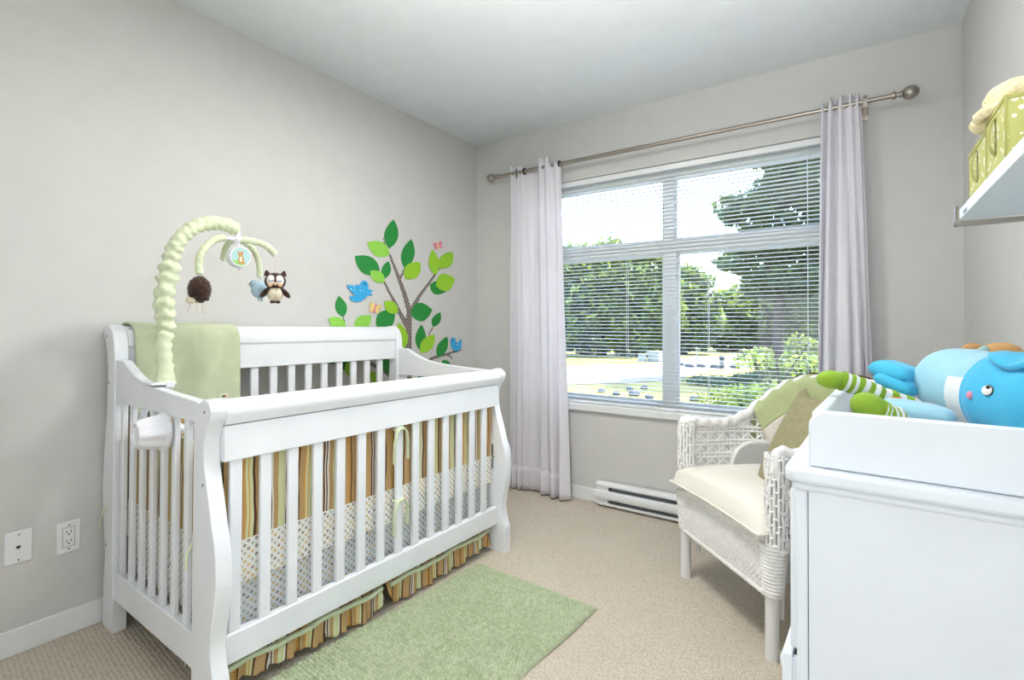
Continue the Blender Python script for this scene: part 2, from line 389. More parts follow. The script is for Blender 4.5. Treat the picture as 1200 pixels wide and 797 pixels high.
# window with its frame, mullions, panes and sill
win = bpy.data.objects.new('window_1', None); COL.objects.link(win); win['kind'] = 'structure'; win.location = (1.395, .1, WZ0)
win['label'] = 'wide white vinyl window of four panes with transom bar'
def wpart(name, mb, m='vinyl', bevel=.003, **k):
    mb.v = [(x-1.395, y-.1, z-WZ0) for x, y, z in mb.v]; return mb.build(name, m, win, bevel=bevel, **k)
f = MB(); F0, F1 = .065, .135
f.box((WX0, F0, WZ0), (WX0+.055, F1, WZ1)); f.box((WX1-.055, F0, WZ0), (WX1, F1, WZ1)); f.box((WX0+.055, F0, WZ0), (WX1-.055, F1, .648)); f.box((WX0+.055, F0, 1.997), (WX1-.055, F1, WZ1))
wpart('frame', f)
wpart('mullion', MB().box((1.36, F0+.004, 1.615), (1.415, F1-.004, 1.997))); wpart('mullion', MB().box((1.36, F0+.004, .648), (1.43, F1-.004, 1.545)))
wpart('transom', MB().box((WX0+.055, F0-.006, 1.545), (WX1-.055, F1, 1.615)))
for a, b, c, d in ((WX0+.055, 1.36, .648, 1.545), (1.43, WX1-.055, .648, 1.545), (WX0+.055, 1.36, 1.615, 1.997), (1.415, WX1-.055, 1.615, 1.997)):
    wpart('pane', MB().box((a, .098, c), (b, .102, d)), 'glass', 0)
    s = MB()
    for q in ((a, c, a+.016, d), (b-.016, c, b, d), (a+.016, c, b-.016, c+.016), (a+.016, d-.016, b-.016, d)):
        s.box((q[0], .085, q[1]), (q[2], .097, q[3]))
    wpart('sash_bead', s, 'vinyl', .002)
wpart('sill', MB().box((WX0-.0, -.024, .567), (WX1+.0, .064, .612)), 'trim', .006)

# ================================================================== BLIND, ROD, CURTAINS
bl = thing('venetian_blind', 'white horizontal mini blind with thin open slats filling the window', 'blind', (1.395, .032, .618))
def bp(name, mb, m='slat', **k):
    mb.v = [(x-1.395, y-.032, z-.618) for x, y, z in mb.v]; return mb.build(name, m, bl, **k)
bx0, bx1 = .462, 2.273
h = MB(); h.box((bx0, .012, 2.022), (bx1, .052, 2.056)); bp('headrail', h, 'vinyl', bevel=.003)
bp('bottom_rail', MB().box((bx0, .018, .614), (bx1, .046, .628)), 'vinyl', bevel=.003)
# one slat, slightly crowned, copied down the ladder
sl = MB(); n = 4; vs = []
for i in range(n+1):
    a = i/n*2-1; y = .0125*a; z = .0022*(1-a*a) - .0009*a
    vs += [(-.932, y, z), (.877, y, z), (.877, y, z-.0006), (-.932, y, z-.0006)]
fs = []
for i in range(n):
    o = i*4; fs += [(o, o+4, o+5, o+1), (o+3, o+2, o+6, o+7)]
fs += [(0, 1, 2, 3), (n*4, n*4+3, n*4+2, n*4+1)]
for i in range(n): o = i*4; fs += [(o, o+3, o+7, o+4), (o+1, o+5, o+6, o+2)]
sl.add(vs, fs); slat0 = sl.build('slat', 'slat', bl, smooth=60)
zs = np.linspace(.648, 2.006, 62)
slat0.location = (0, 0, zs[0]-.618)
for z in zs[1:]: copy_part(slat0, bl, (0, random.uniform(-.0004, .0004), z-.618))
for x in (.675, 1.147, 1.619, 2.093):
    c = MB()
    for y in (.0175, .0465): c.tube([(x, y, 2.025), (x, y, .62)], .0013, 5)
    bp('ladder_cord', c, 'vinyl')
wand = MB(); wand.tube([(2.20, .004, 2.02), (2.202, .002, 1.2)], .004, 6); bp('tilt_wand', wand, 'vinyl')

rod = thing('curtain_rod', 'brushed nickel curtain rod with round ball ends above the window', 'curtain rod', (1.35, -.09, 2.15))
def rp(name, mb, m='chrome', **k):
    mb.v = [(x-1.35, y+.09, z-2.15) for x, y, z in mb.v]; return mb.build(name, m, rod, **k)
rp('pole', MB().tube([(.25, -.09, 2.15), (1.3, -.09, 2.15)], .0125, 14)); rp('pole', MB().tube([(1.295, -.09, 2.15), (2.44, -.09, 2.15)], .0105, 14))
for s, x in ((-1, .25), (1, 2.44)):
    m = MB(); m.lathe([(.004, -.012), (.016, -.012), (.018, -.006), (.016, 0), (.011, .002), (.011, .014), (.015, .016), (.015, .022), (.009, .025)] +
        [(.031*math.sin(t), .052 - .031*math.cos(t)) for t in np.linspace(.35, PI-.02, 12)], lambda a, b, hh, s=s, x=x: (x+s*hh, -.09+a, 2.15+b), 18)
    rp('finial', m, smooth=50)
for x in (.42, 2.328):
    m = MB(); m.box((x-.014, -.006, 2.09), (x+.014, 0, 2.175)); m.box((x-.008, -.098, 2.118), (x+.008, -.004, 2.132)); m.box((x-.008, -.106, 2.12), (x+.008, -.098, 2.16))
    m.tube([(x, -.09+.016*math.cos(t), 2.15+.016*math.sin(t)) for t in np.linspace(PI*.9, PI*2.1, 12)], .004, 6)
    m.ell((x, -.108, 2.165), (.008, .008, .008), 10, 6); rp('bracket', m, bevel=0)

def curtain(name, label, top, bot, yf, nseg, ztop, zbot, loc):
    t = thing(name, label, 'curtain', loc, 0)
    def fn(a, b):
        z = ztop(a)*(1-b) + zbot*b
        k = b**.8
        x = (top[0]+(top[1]-top[0])*a)*(1-k) + (bot[0]+(bot[1]-bot[0])*a)*k
        y = yf(a, b); xo = .010*math.sin(a*23+b*3.1)*b
        return (x+xo-loc[0], y-loc[1], z-loc[2])
    mb = MB(); mb.grid(fn, nseg, 60); mb.build('cloth', 'curtain', t, smooth=70, solid=.0022)
    hm = MB()
    def hf(a, b):
        p = fn(a, .93+.07*b); return (p[0], p[1]-.0022, p[2])
    hm.grid(hf, nseg, 4); hm.build('hem', 'curtain', t, smooth=70, solid=.001); return t
def yl(a, b):
    if a < .26: w, ph = .016, a/.26*2*PI*3.5
    elif a < .56: w, ph = .004, a*40
    else: w, ph = .024, (a-.56)/.44*2*PI*2.5+.6
    blend = min(1, abs(a-.26)/.05, abs(a-.56)/.05)
    y = -.092 - (.0 if a < .26 else (-.028 if a < .56 else .012))*blend
    return max(-.155, min(-.03, y - w*math.sin(ph+.5*b)*(.55+.6*b)*blend + .004*math.sin(b*9+a*14)))
tl = curtain('curtain', 'white curtain panel at the left end of the rod beside crib', (.365, .748), (.37, .815), yl, 150,
        lambda a: 2.196 + (.004*math.sin(a*90) if a < .26 else (-.03 if a < .56 else (.016 if a < .8 else -.035))), .012, (.58, -.09, .012))
g = MB(); g.tube([(.475-.58, 0+.018*math.cos(t), 2.15-.012+.018*math.sin(t)) for t in np.linspace(0, 2*PI, 20, endpoint=False)], .006, 8, closed=True); g.build('grommet', 'dark', tl)
g = MB(); g.tube([(.742-.58, 0+.018*math.cos(t), 2.15-.012+.018*math.sin(t)) for t in np.linspace(0, 2*PI, 20, endpoint=False)], .006, 8, closed=True); g.build('grommet', 'dark', tl)
def yr(a, b):
    return max(-.16, min(-.03, -.092 - .021*math.sin(a*2*PI*4.6+.4+1.5*math.sin(a*6.3+.5)+.6*b*math.sin(a*7))*(.6+.5*b) - .006*math.sin(a*31+b*4)))
curtain('curtain', 'white curtain panel gathered at the right end of the rod', (2.162, 2.312), (2.125, 2.375), yr, 150,
        lambda a: 2.186 + .012*math.sin(a*2*PI*4.6+1.5*math.sin(a*6.3+.5)) - (.022 if a < .10 else 0), .012, (2.245, -.09, .012))

# ================================================================== BASEBOARD HEATER
ht = thing('baseboard_heater', 'white electric baseboard heater under the window', 'heater', (1.53, -.03, 0))
def hp(name, mb, m='plate', **k):
    mb.v = [(x-1.53, y+.03, z) for x, y, z in mb.v]; return mb.build(name, m, ht, **k)
X0, X1 = .982, 2.09
fx = lambda p, q, t: (t, p, q)
hp('back_panel', MB().box((X0, -.02, .012), (X1, -.0125, .148)), bevel=.002)
hp('top_lip', MB().prism([(-.0125, .150), (-.05, .150), (-.062, .138), (-.062, .126), (-.057, .126), (-.05, .138), (-.0125, .142)], fx, X0, X1), bevel=.002)
hp('front_cover', MB().prism([(-.058, .048), (-.068, .053), (-.074, .066), (-.075, .082), (-.070, .096), (-.058, .103), (-.054, .098), (-.066, .088), (-.068, .066), (-.054, .053)], fx, X0-.004, X1), bevel=.001)
hp('bottom_lip', MB().prism([(-.02, .012), (-.062, .012), (-.066, .022), (-.066, .030), (-.060, .030), (-.058, .02), (-.02, .02)], fx, X0, X1), bevel=.002)
hp('end_cap', MB().box((X0+.002, -.056, .016), (X0+.078, -.021, .141)), bevel=.003)
hp('end_cap', MB().box((X1-.078, -.056, .016), (X1-.002, -.021, .141)), bevel=.003)
hp('upper_grille', MB().box((X0+.08, -.04, .1), (X1-.08, -.034, .136)), 'grille')
hp('lower_grille', MB().box((X0+.08, -.036, .022), (X1-.08, -.03, .05)), 'grille')
fin = MB()
for i in range(64):
    x = X0+.09+i*.0145; fin.box((x, -.046, .026), (x+.0015, -.037, .047))
hp('heating_fins', fin, 'steel', kind='stuff', smooth=0)
hp('thermostat_tab', MB().box((X0+.08, -.05, .104), (X0+.09, -.041, .134)), 'dark')

# ================================================================== WALL PLATES
def plate(name, label, y0, y1, z0, z1, duplex):
    yc, zc = (y0+y1)/2, (z0+z1)/2
    t = thing(name, label, 'wall plate', (0, yc, z0))
    def pp(n, mb, m, **k):
        mb.v = [(x, y-yc, z-z0) for x, y, z in mb.v]; return mb.build(n, m, t, **k)
    pp('cover_plate', MB().box((0, y0, z0), (.006, y1, z1)), 'plate', bevel=.003)
    for z in (zc+.042, zc-.042):
        pp('screw', MB().lathe([(.0032, .0055), (.0032, .0068), (.002, .0072)], lambda a, b, h_, z=z: (h_, yc+a, z+b), 10), 'steel')
    if duplex:
        pp('socket_insert', MB().box((.004, yc-.0165, zc-.033), (.0078, yc+.0165, zc+.033)), 'plate', bevel=.0015)
        g = MB()
        for dz in (.016, -.016):
            for dy in (-.0065, .0065): g.box((.0075, yc+dy-.0011, zc+dz-.001), (.0081, yc+dy+.0011, zc+dz+.008))
            g.lathe([(.0028, .0075), (.0028, .0081)], lambda a, b, h_, dz=dz: (h_, yc+a, zc+dz-.0065+b), 8)
        pp('socket_slots', g, 'slot', smooth=0)
        e = MB(); e.box((.006, yc-.0178, zc-.0345), (.0063, yc+.0178, zc+.0345)); pp('insert_gap', e, 'grille', smooth=0)
    else:
        g = MB(); g.prism([(-.006, .004), (.006, .004), (.006, -.002), (.003, -.002), (.003, -.006), (-.003, -.006), (-.003, -.002), (-.006, -.002)], lambda p, q, t_: (t_, yc+p, zc+q), .0055, .0064)
        pp('jack_opening', g, 'slot', smooth=0)
plate('phone_jack', 'white wall plate with a single phone jack, left of the socket plate', -2.560, -2.489, .301, .410, False)
plate('power_socket', 'white double power socket plate on the wall left of crib', -2.424, -2.357, .290, .401, True)

# ================================================================== WALL DECALS (thin vinyl)
LEAVES=[('d',[(-0.868,1.569),(-0.834,1.592),(-0.812,1.616),(-0.799,1.639),(-0.793,1.662),(-0.795,1.685),(-0.802,1.708),(-0.815,1.73),(-0.834,1.752),(-0.862,1.728),(-0.882,1.704),(-0.898,1.68),(-0.907,1.658),(-0.91,1.635),(-0.905,1.613),(-0.893,1.591)]),('l',[(-0.866,1.53),(-0.873,1.559),(-0.887,1.579),(-0.905,1.592),(-0.926,1.6),(-0.951,1.602),(-0.978,1.6),(-1.008,1.594),(-1.04,1.584),(-1.03,1.56),(-1.017,1.542),(-1.001,1.527),(-0.983,1.516),(-0.96,1.51),(-0.934,1.51),(-0.903,1.515)]),('d',[(-0.943,1.411),(-0.946,1.446),(-0.959,1.47),(-0.977,1.488),(-1.0,1.5),(-1.027,1.505),(-1.058,1.506),(-1.091,1.502),(-1.128,1.493),(-1.121,1.465),(-1.109,1.441),(-1.094,1.422),(-1.075,1.407),(-1.051,1.398),(-1.022,1.394),(-0.987,1.397)]),('l',[(-0.904,1.363),(-0.904,1.385),(-0.91,1.401),(-0.921,1.413),(-0.934,1.421),(-0.951,1.425),(-0.97,1.427),(-0.992,1.426),(-1.016,1.422),(-1.013,1.403),(-1.007,1.388),(-0.998,1.375),(-0.987,1.365),(-0.972,1.358),(-0.954,1.355),(-0.932,1.356)]),('d',[(-0.907,1.384),(-0.884,1.396),(-0.869,1.409),(-0.859,1.422),(-0.854,1.436),(-0.853,1.45),(-0.856,1.465),(-0.863,1.479),(-0.874,1.494),(-0.893,1.482),(-0.908,1.469),(-0.919,1.456),(-0.927,1.442),(-0.93,1.428),(-0.928,1.414),(-0.922,1.4)]),('d',[(-0.736,1.462),(-0.699,1.484),(-0.676,1.507),(-0.66,1.531),(-0.651,1.555),(-0.65,1.58),(-0.654,1.604),(-0.664,1.629),(-0.681,1.654),(-0.711,1.63),(-0.735,1.606),(-0.753,1.583),(-0.764,1.559),(-0.77,1.536),(-0.768,1.512),(-0.758,1.488)]),('y',[(-0.735,1.398),(-0.692,1.397),(-0.66,1.403),(-0.635,1.413),(-0.617,1.427),(-0.604,1.444),(-0.598,1.465),(-0.597,1.488),(-0.602,1.515),(-0.641,1.512),(-0.673,1.505),(-0.7,1.496),(-0.721,1.484),(-0.736,1.469),(-0.745,1.45),(-0.746,1.427)]),('d',[(-0.96,1.09),(-0.917,1.084),(-0.884,1.086),(-0.859,1.094),(-0.84,1.106),(-0.827,1.124),(-0.82,1.145),(-0.818,1.17),(-0.822,1.199),(-0.862,1.2),(-0.894,1.196),(-0.921,1.19),(-0.943,1.18),(-0.958,1.165),(-0.967,1.146),(-0.969,1.123)]),('y',[(-0.797,1.183),(-0.795,1.206),(-0.799,1.222),(-0.808,1.235),(-0.821,1.244),(-0.838,1.25),(-0.858,1.253),(-0.88,1.253),(-0.906,1.25),(-0.905,1.231),(-0.901,1.215),(-0.893,1.201),(-0.883,1.19),(-0.869,1.182),(-0.85,1.178),(-0.828,1.177)]),('y',[(-0.453,1.442),(-0.43,1.468),(-0.418,1.493),(-0.414,1.516),(-0.417,1.538),(-0.426,1.559),(-0.441,1.578),(-0.461,1.596),(-0.486,1.613),(-0.503,1.588),(-0.514,1.563),(-0.52,1.54),(-0.521,1.518),(-0.516,1.497),(-0.504,1.478),(-0.485,1.459)]),('y',[(-0.408,1.492),(-0.364,1.497),(-0.331,1.506),(-0.306,1.519),(-0.287,1.534),(-0.276,1.553),(-0.27,1.574),(-0.27,1.597),(-0.277,1.622),(-0.317,1.614),(-0.35,1.603),(-0.377,1.591),(-0.398,1.577),(-0.413,1.561),(-0.42,1.541),(-0.42,1.519)]),('y',[(-0.45,1.373),(-0.41,1.352),(-0.376,1.344),(-0.346,1.343),(-0.319,1.349),(-0.297,1.362),(-0.278,1.381),(-0.262,1.406),(-0.249,1.437),(-0.289,1.451),(-0.325,1.459),(-0.357,1.462),(-0.385,1.459),(-0.408,1.45),(-0.428,1.433),(-0.443,1.409)]),('d',[(-0.505,1.378),(-0.5,1.35),(-0.488,1.333),(-0.472,1.321),(-0.452,1.315),(-0.429,1.314),(-0.403,1.319),(-0.374,1.327),(-0.341,1.341),(-0.35,1.365),(-0.363,1.383),(-0.378,1.397),(-0.396,1.406),(-0.418,1.409),(-0.443,1.406),(-0.471,1.397)]),('d',[(-0.686,1.179),(-0.653,1.152),(-0.623,1.139),(-0.595,1.133),(-0.569,1.135),(-0.545,1.145),(-0.522,1.161),(-0.5,1.183),(-0.481,1.212),(-0.515,1.232),(-0.547,1.245),(-0.576,1.253),(-0.603,1.254),(-0.628,1.248),(-0.651,1.234),(-0.67,1.213)]),('d',[(-1.201,1.149),(-1.186,1.168),(-1.179,1.185),(-1.177,1.201),(-1.181,1.216),(-1.189,1.229),(-1.201,1.242),(-1.216,1.254),(-1.235,1.265),(-1.246,1.247),(-1.253,1.23),(-1.256,1.214),(-1.255,1.199),(-1.25,1.185),(-1.24,1.172),(-1.225,1.159)]),('l',[(-1.183,1.09),(-1.188,1.112),(-1.198,1.128),(-1.209,1.139),(-1.224,1.146),(-1.24,1.149),(-1.259,1.15),(-1.278,1.147),(-1.3,1.141),(-1.294,1.123),(-1.285,1.108),(-1.274,1.096),(-1.262,1.087),(-1.247,1.081),(-1.229,1.079),(-1.209,1.081)]),('l',[(-1.127,1.084),(-1.096,1.077),(-1.072,1.077),(-1.051,1.082),(-1.035,1.09),(-1.022,1.103),(-1.013,1.119),(-1.007,1.138),(-1.004,1.161),(-1.033,1.164),(-1.058,1.163),(-1.08,1.16),(-1.098,1.153),(-1.112,1.143),(-1.122,1.128),(-1.128,1.11)]),('d',[(-0.476,1.098),(-0.447,1.103),(-0.426,1.112),(-0.411,1.122),(-0.401,1.134),(-0.395,1.148),(-0.393,1.163),(-0.395,1.179),(-0.401,1.197),(-0.427,1.189),(-0.447,1.18),(-0.464,1.17),(-0.477,1.159),(-0.485,1.147),(-0.488,1.133),(-0.486,1.117)]),('d',[(-0.597,0.946),(-0.57,0.965),(-0.553,0.985),(-0.544,1.006),(-0.541,1.027),(-0.544,1.049),(-0.553,1.07),(-0.566,1.092),(-0.585,1.114),(-0.606,1.094),(-0.622,1.073),(-0.634,1.053),(-0.64,1.032),(-0.64,1.012),(-0.634,0.99),(-0.621,0.968)]),('y',[(-0.591,0.929),(-0.55,0.93),(-0.52,0.937),(-0.496,0.948),(-0.478,0.962),(-0.466,0.979),(-0.459,1.0),(-0.457,1.022),(-0.461,1.048),(-0.497,1.043),(-0.528,1.035),(-0.554,1.025),(-0.574,1.012),(-0.589,0.997),(-0.597,0.978),(-0.6,0.956)]),('d',[(-0.425,0.893),(-0.388,0.902),(-0.362,0.914),(-0.343,0.929),(-0.329,0.946),(-0.321,0.965),(-0.319,0.986),(-0.321,1.008),(-0.329,1.032),(-0.361,1.021),(-0.387,1.008),(-0.409,0.993),(-0.425,0.978),(-0.436,0.96),(-0.44,0.941),(-0.438,0.919)]),('y',[(-0.737,0.966),(-0.717,0.99),(-0.709,1.012),(-0.707,1.033),(-0.712,1.053),(-0.724,1.072),(-0.74,1.09),(-0.761,1.108),(-0.788,1.123),(-0.801,1.101),(-0.809,1.079),(-0.813,1.058),(-0.811,1.038),(-0.804,1.019),(-0.79,1.0),(-0.769,0.983)]),('d',[(-1.21,0.862),(-1.182,0.859),(-1.162,0.861),(-1.147,0.867),(-1.136,0.877),(-1.129,0.889),(-1.126,0.904),(-1.126,0.921),(-1.131,0.94),(-1.155,0.94),(-1.175,0.937),(-1.192,0.932),(-1.205,0.924),(-1.214,0.914),(-1.218,0.9),(-1.218,0.884)]),('y',[(-1.166,0.823),(-1.148,0.833),(-1.137,0.844),(-1.13,0.856),(-1.127,0.868),(-1.129,0.881),(-1.133,0.895),(-1.141,0.909),(-1.153,0.923),(-1.167,0.913),(-1.178,0.902),(-1.186,0.89),(-1.191,0.878),(-1.192,0.866),(-1.189,0.852),(-1.181,0.839)]),('d',[(-1.253,0.928),(-1.267,0.934),(-1.278,0.936),(-1.286,0.936),(-1.291,0.933),(-1.294,0.928),(-1.296,0.921),(-1.296,0.912),(-1.294,0.901),(-1.282,0.897),(-1.271,0.895),(-1.263,0.895),(-1.256,0.896),(-1.251,0.9),(-1.249,0.906),(-1.249,0.915)]),('d',[(-0.873,0.814),(-0.857,0.83),(-0.85,0.846),(-0.848,0.861),(-0.851,0.876),(-0.858,0.89),(-0.87,0.904),(-0.884,0.918),(-0.903,0.931),(-0.914,0.915),(-0.921,0.899),(-0.925,0.884),(-0.924,0.869),(-0.92,0.855),(-0.91,0.841),(-0.896,0.827)]),('d',[(-0.309,0.81),(-0.299,0.826),(-0.297,0.838),(-0.3,0.849),(-0.308,0.857),(-0.32,0.863),(-0.335,0.868),(-0.354,0.871),(-0.377,0.872),(-0.383,0.858),(-0.385,0.846),(-0.384,0.835),(-0.379,0.826),(-0.369,0.819),(-0.355,0.813),(-0.337,0.81)]),('y',[(-0.932,0.768),(-0.927,0.787),(-0.929,0.801),(-0.935,0.813),(-0.945,0.822),(-0.958,0.829),(-0.974,0.833),(-0.992,0.836),(-1.014,0.836),(-1.015,0.82),(-1.013,0.806),(-1.009,0.793),(-1.002,0.783),(-0.991,0.775),(-0.976,0.769),(-0.957,0.766)]),('d',[(-0.525,0.732),(-0.524,0.753),(-0.529,0.768),(-0.538,0.778),(-0.55,0.785),(-0.565,0.789),(-0.583,0.789),(-0.603,0.787),(-0.625,0.782),(-0.623,0.765),(-0.618,0.751),(-0.611,0.739),(-0.601,0.73),(-0.588,0.725),(-0.571,0.723),(-0.551,0.724)])]
BRANCH=[[(-0.667,0.704),(-0.67,0.921),(-0.671,1.056),(-0.672,1.131),(-0.668,1.205),(-0.713,1.206),(-0.723,1.132),(-0.726,1.057),(-0.728,0.924),(-0.727,0.71)],[(-0.67,1.197),(-0.717,1.303),(-0.777,1.412),(-0.854,1.534),(-0.892,1.58),(-0.914,1.627),(-0.918,1.626),(-0.902,1.576),(-0.87,1.527),(-0.804,1.402),(-0.752,1.293),(-0.714,1.187)],[(-0.766,1.391),(-0.746,1.428),(-0.729,1.463),(-0.739,1.465),(-0.762,1.432),(-0.789,1.398)],[(-0.684,1.106),(-0.745,1.17),(-0.813,1.259),(-0.9,1.368),(-0.914,1.362),(-0.836,1.249),(-0.777,1.157),(-0.725,1.088)],[(-0.668,1.179),(-0.596,1.285),(-0.448,1.438),(-0.405,1.497),(-0.412,1.499),(-0.467,1.446),(-0.624,1.296),(-0.705,1.192)],[(-0.617,0.826),(-0.468,0.881),(-0.351,0.899),(-0.25,0.917),(-0.166,0.933),(-0.168,0.937),(-0.255,0.929),(-0.359,0.916),(-0.48,0.899),(-0.635,0.848)],[(-0.342,0.902),(-0.305,0.893),(-0.274,0.87),(-0.268,0.873),(-0.292,0.903),(-0.332,0.918)],[(-0.673,0.761),(-0.865,0.833),(-0.958,0.874),(-1.065,0.926),(-1.074,0.913),(-0.973,0.855),(-0.881,0.808),(-0.692,0.731)],[(-1.18,1.085),(-1.198,1.152),(-1.205,1.151),(-1.187,1.084)],[(-0.507,1.042),(-0.47,1.094),(-0.477,1.096),(-0.518,1.046)]]
BIRDA=[[(-1.089,1.346),(-1.074,1.36),(-1.047,1.361),(-1.031,1.344),(-1.029,1.313),(-0.991,1.309),(-1.015,1.291),(-0.995,1.279),(-1.034,1.277),(-1.057,1.256),(-1.088,1.24),(-1.126,1.236),(-1.153,1.245),(-1.165,1.263),(-1.126,1.274),(-1.096,1.302)],[(-1.186,1.33),(-1.156,1.327),(-1.119,1.332),(-1.089,1.335),(-1.069,1.319),(-1.062,1.298),(-1.081,1.273),(-1.111,1.27),(-1.144,1.285),(-1.168,1.305)],(-1.059,1.342)]
BIRDB=[[(-0.297,1.009),(-0.281,1.025),(-0.251,1.023),(-0.237,0.993),(-0.213,0.985),(-0.194,1.007),(-0.17,1.013),(-0.177,0.977),(-0.179,0.949),(-0.208,0.929),(-0.246,0.927),(-0.278,0.946),(-0.292,0.979)],[(-0.253,0.993),(-0.218,0.985),(-0.189,0.992),(-0.194,0.962),(-0.229,0.948),(-0.258,0.967)],(-0.281,1.006)]
FLYA=[[(-0.983,1.205),(-0.982,1.225),(-1.009,1.24),(-1.023,1.223),(-1.01,1.209),(-1.024,1.194),(-1.011,1.18),(-0.99,1.192)],[(-0.977,1.204),(-0.966,1.222),(-0.931,1.228),(-0.929,1.207),(-0.95,1.199),(-0.947,1.181),(-0.967,1.173),(-0.979,1.19)],[(-0.977,1.233),(-0.966,1.231),(-0.982,1.177),(-0.995,1.18)]]
FLYB=[[(-0.434,1.645),(-0.446,1.659),(-0.479,1.659),(-0.48,1.641),(-0.461,1.637),(-0.463,1.621),(-0.444,1.617),(-0.432,1.634)],[(-0.428,1.647),(-0.429,1.664),(-0.403,1.682),(-0.388,1.669),(-0.401,1.655),(-0.387,1.644),(-0.4,1.63),(-0.421,1.637)],[(-0.446,1.667),(-0.435,1.67),(-0.416,1.627),(-0.429,1.623)]]

def vinyl(mb, poly, x0, th=.0007, off=(0, 0)):
    mb.prism([(y-off[0], z-off[1]) for y, z in poly], lambda p, q, t: (t, p, q), x0, x0+th); return mb
tr = thing('tree_decal', 'wall sticker tree with dotted brown branches and green leaves', 'wall sticker', (0, -.72, .75))
for i, poly in enumerate(BRANCH): vinyl(MB(), poly, .0004+.00012*i, off=(-.72, .75)).build('trunk' if i == 0 else 'branch', 'trunkv', tr, smooth=0)
lm = {'d': 'ld', 'l': 'll', 'y': 'ly'}; ln = {'d': 'dark green leaf', 'l': 'pale green leaf', 'y': 'lime green leaf'}
for i, (c, poly) in enumerate(LEAVES):
    x = {'d': .0024, 'l': .0034, 'y': .0044}[c] + .00002*i
    if i in (12,): x = .0022
    vinyl(MB(), poly, x, off=(-.72, .75)).build('leaf', lm[c], tr, smooth=0, label=ln[c])
def bird(dat, label, grp):
    ys = [q[0] for q in dat[0]]; zs_ = [q[1] for q in dat[0]]; of = (sum(ys)/len(ys), min(zs_))
    t = thing('bird_decal', label, 'wall sticker', (0, of[0], of[1]))
    vinyl(MB(), dat[0], .006, off=of).build('body', 'bird', t, smooth=0); vinyl(MB(), dat[1], .0069, off=of).build('wing', 'wing', t, smooth=0)
    e = dat[2]; MB().prism([(e[0]-of[0]+.006*math.cos(a), e[1]-of[1]+.006*math.sin(a)) for a in np.linspace(0, 2*PI, 9)[:-1]], lambda p, q, t_: (t_, p, q), .0069, .0074).build('eye', 'black', t, smooth=0)
bird(BIRDA, 'blue bird sticker flying left of the sticker tree', 0); bird(BIRDB, 'small blue bird sticker perched on the lowest right branch', 0)
def fly(dat, label, mw, mbd):
    ys = [q[0] for pl in dat for q in pl]; zs_ = [q[1] for pl in dat for q in pl]; of = (sum(ys)/len(ys), min(zs_))
    t = thing('butterfly_decal', label, 'wall sticker', (0, of[0], of[1]))
    for pl in dat[:2]: vinyl(MB(), pl, .006, off=of).build('wing', mw, t, smooth=0)
    vinyl(MB(), dat[2], .0068, off=of).build('body', mbd, t, smooth=0)
fly(FLYA, 'yellow butterfly sticker with pink body left of the trunk', 'flyy', 'flyp'); fly(FLYB, 'pink butterfly sticker above the upper right leaves', 'flyp', 'flyy')

# ================================================================== THE CRIB (frame: x = depth from wall, y = length, z up)
CL, CR = (.0146, -2.2965, 0), -.01583
L = 1.41
crib = thing('crib', 'white sleigh style baby crib with slatted sides standing against the left wall', 'crib', CL, CR)
pu = lambda p, q, t: (p, t, q)
front_edge = [(.838, .862), (.832, .838), (.818, .818), (.806, .795), (.799, .765), (.803, .70), (.828, .617), (.848, .548), (.862, .51), (.872, .464), (.875, .40), (.868, .345), (.854, .275), (.846, .225), (.849, .187), (.860, .147), (.868, .12), (.870, 0)]
def smooth_poly(pts, k=3):
    out = []
    for i in range(len(pts)-1):
        p0, p1, p2, p3 = [Vector((*pts[max(0, min(len(pts)-1, j))], 0)) for j in (i-1, i, i+1, i+2)]
        for s in range(k):
            t = s/k; q = .5*((2*p1)+(p2-p0)*t+(2*p0-5*p1+4*p2-p3)*t*t+(3*p1-p0-3*p2+p3)*t**3); out.append((q.x, q.y))
    out.append(pts[-1]); return out
roll_top = [(.800+.038*math.cos(a), .855+.038*math.sin(a)) for a in np.linspace(PI*.75, .25, 7)]
fp = [(.735, 0), (.735, .862), (.752, .878)] + roll_top + smooth_poly(front_edge)
bp_ = smooth_poly([(.02, 0), (.02, .13), (.034, .26), (.022, .35), (.002, .487), (.006, .55), (.024, .70), (.038, .80), (.040, .95), (.014, 1.03), (-.006, 1.065)]) + \
      smooth_poly([(-.004, 1.085), (.018, 1.100), (.05, 1.100), (.08, 1.078), (.1, 1.03), (.106, .95)])+[(.112, .5), (.12, 0)]
for u0 in (0, L-.045):
    o = MB().prism(fp, pu, u0, u0+.045).build('front_post', 'white', crib, bevel=.003)
    b = MB().prism(bp_, pu, u0, u0+.045).build('back_post', 'white', crib, bevel=.003)
    bc = MB(); uo = u0-.0006 if u0 == 0 else u0+.0456
    for v, z in ((.800, .858), (.795, .655), (.845, .1), (.028, 1.06), (.055, .89), (.05, .3)):
        bc.lathe([(.0045, -.002), (.0045, .002)], lambda a, c, h_, v=v, z=z: (v+a, (0 if u0 == 0 else L)+h_*.4, z+c), 8)
    bc.build('bolt_caps', 'grille', crib, kind='stuff')
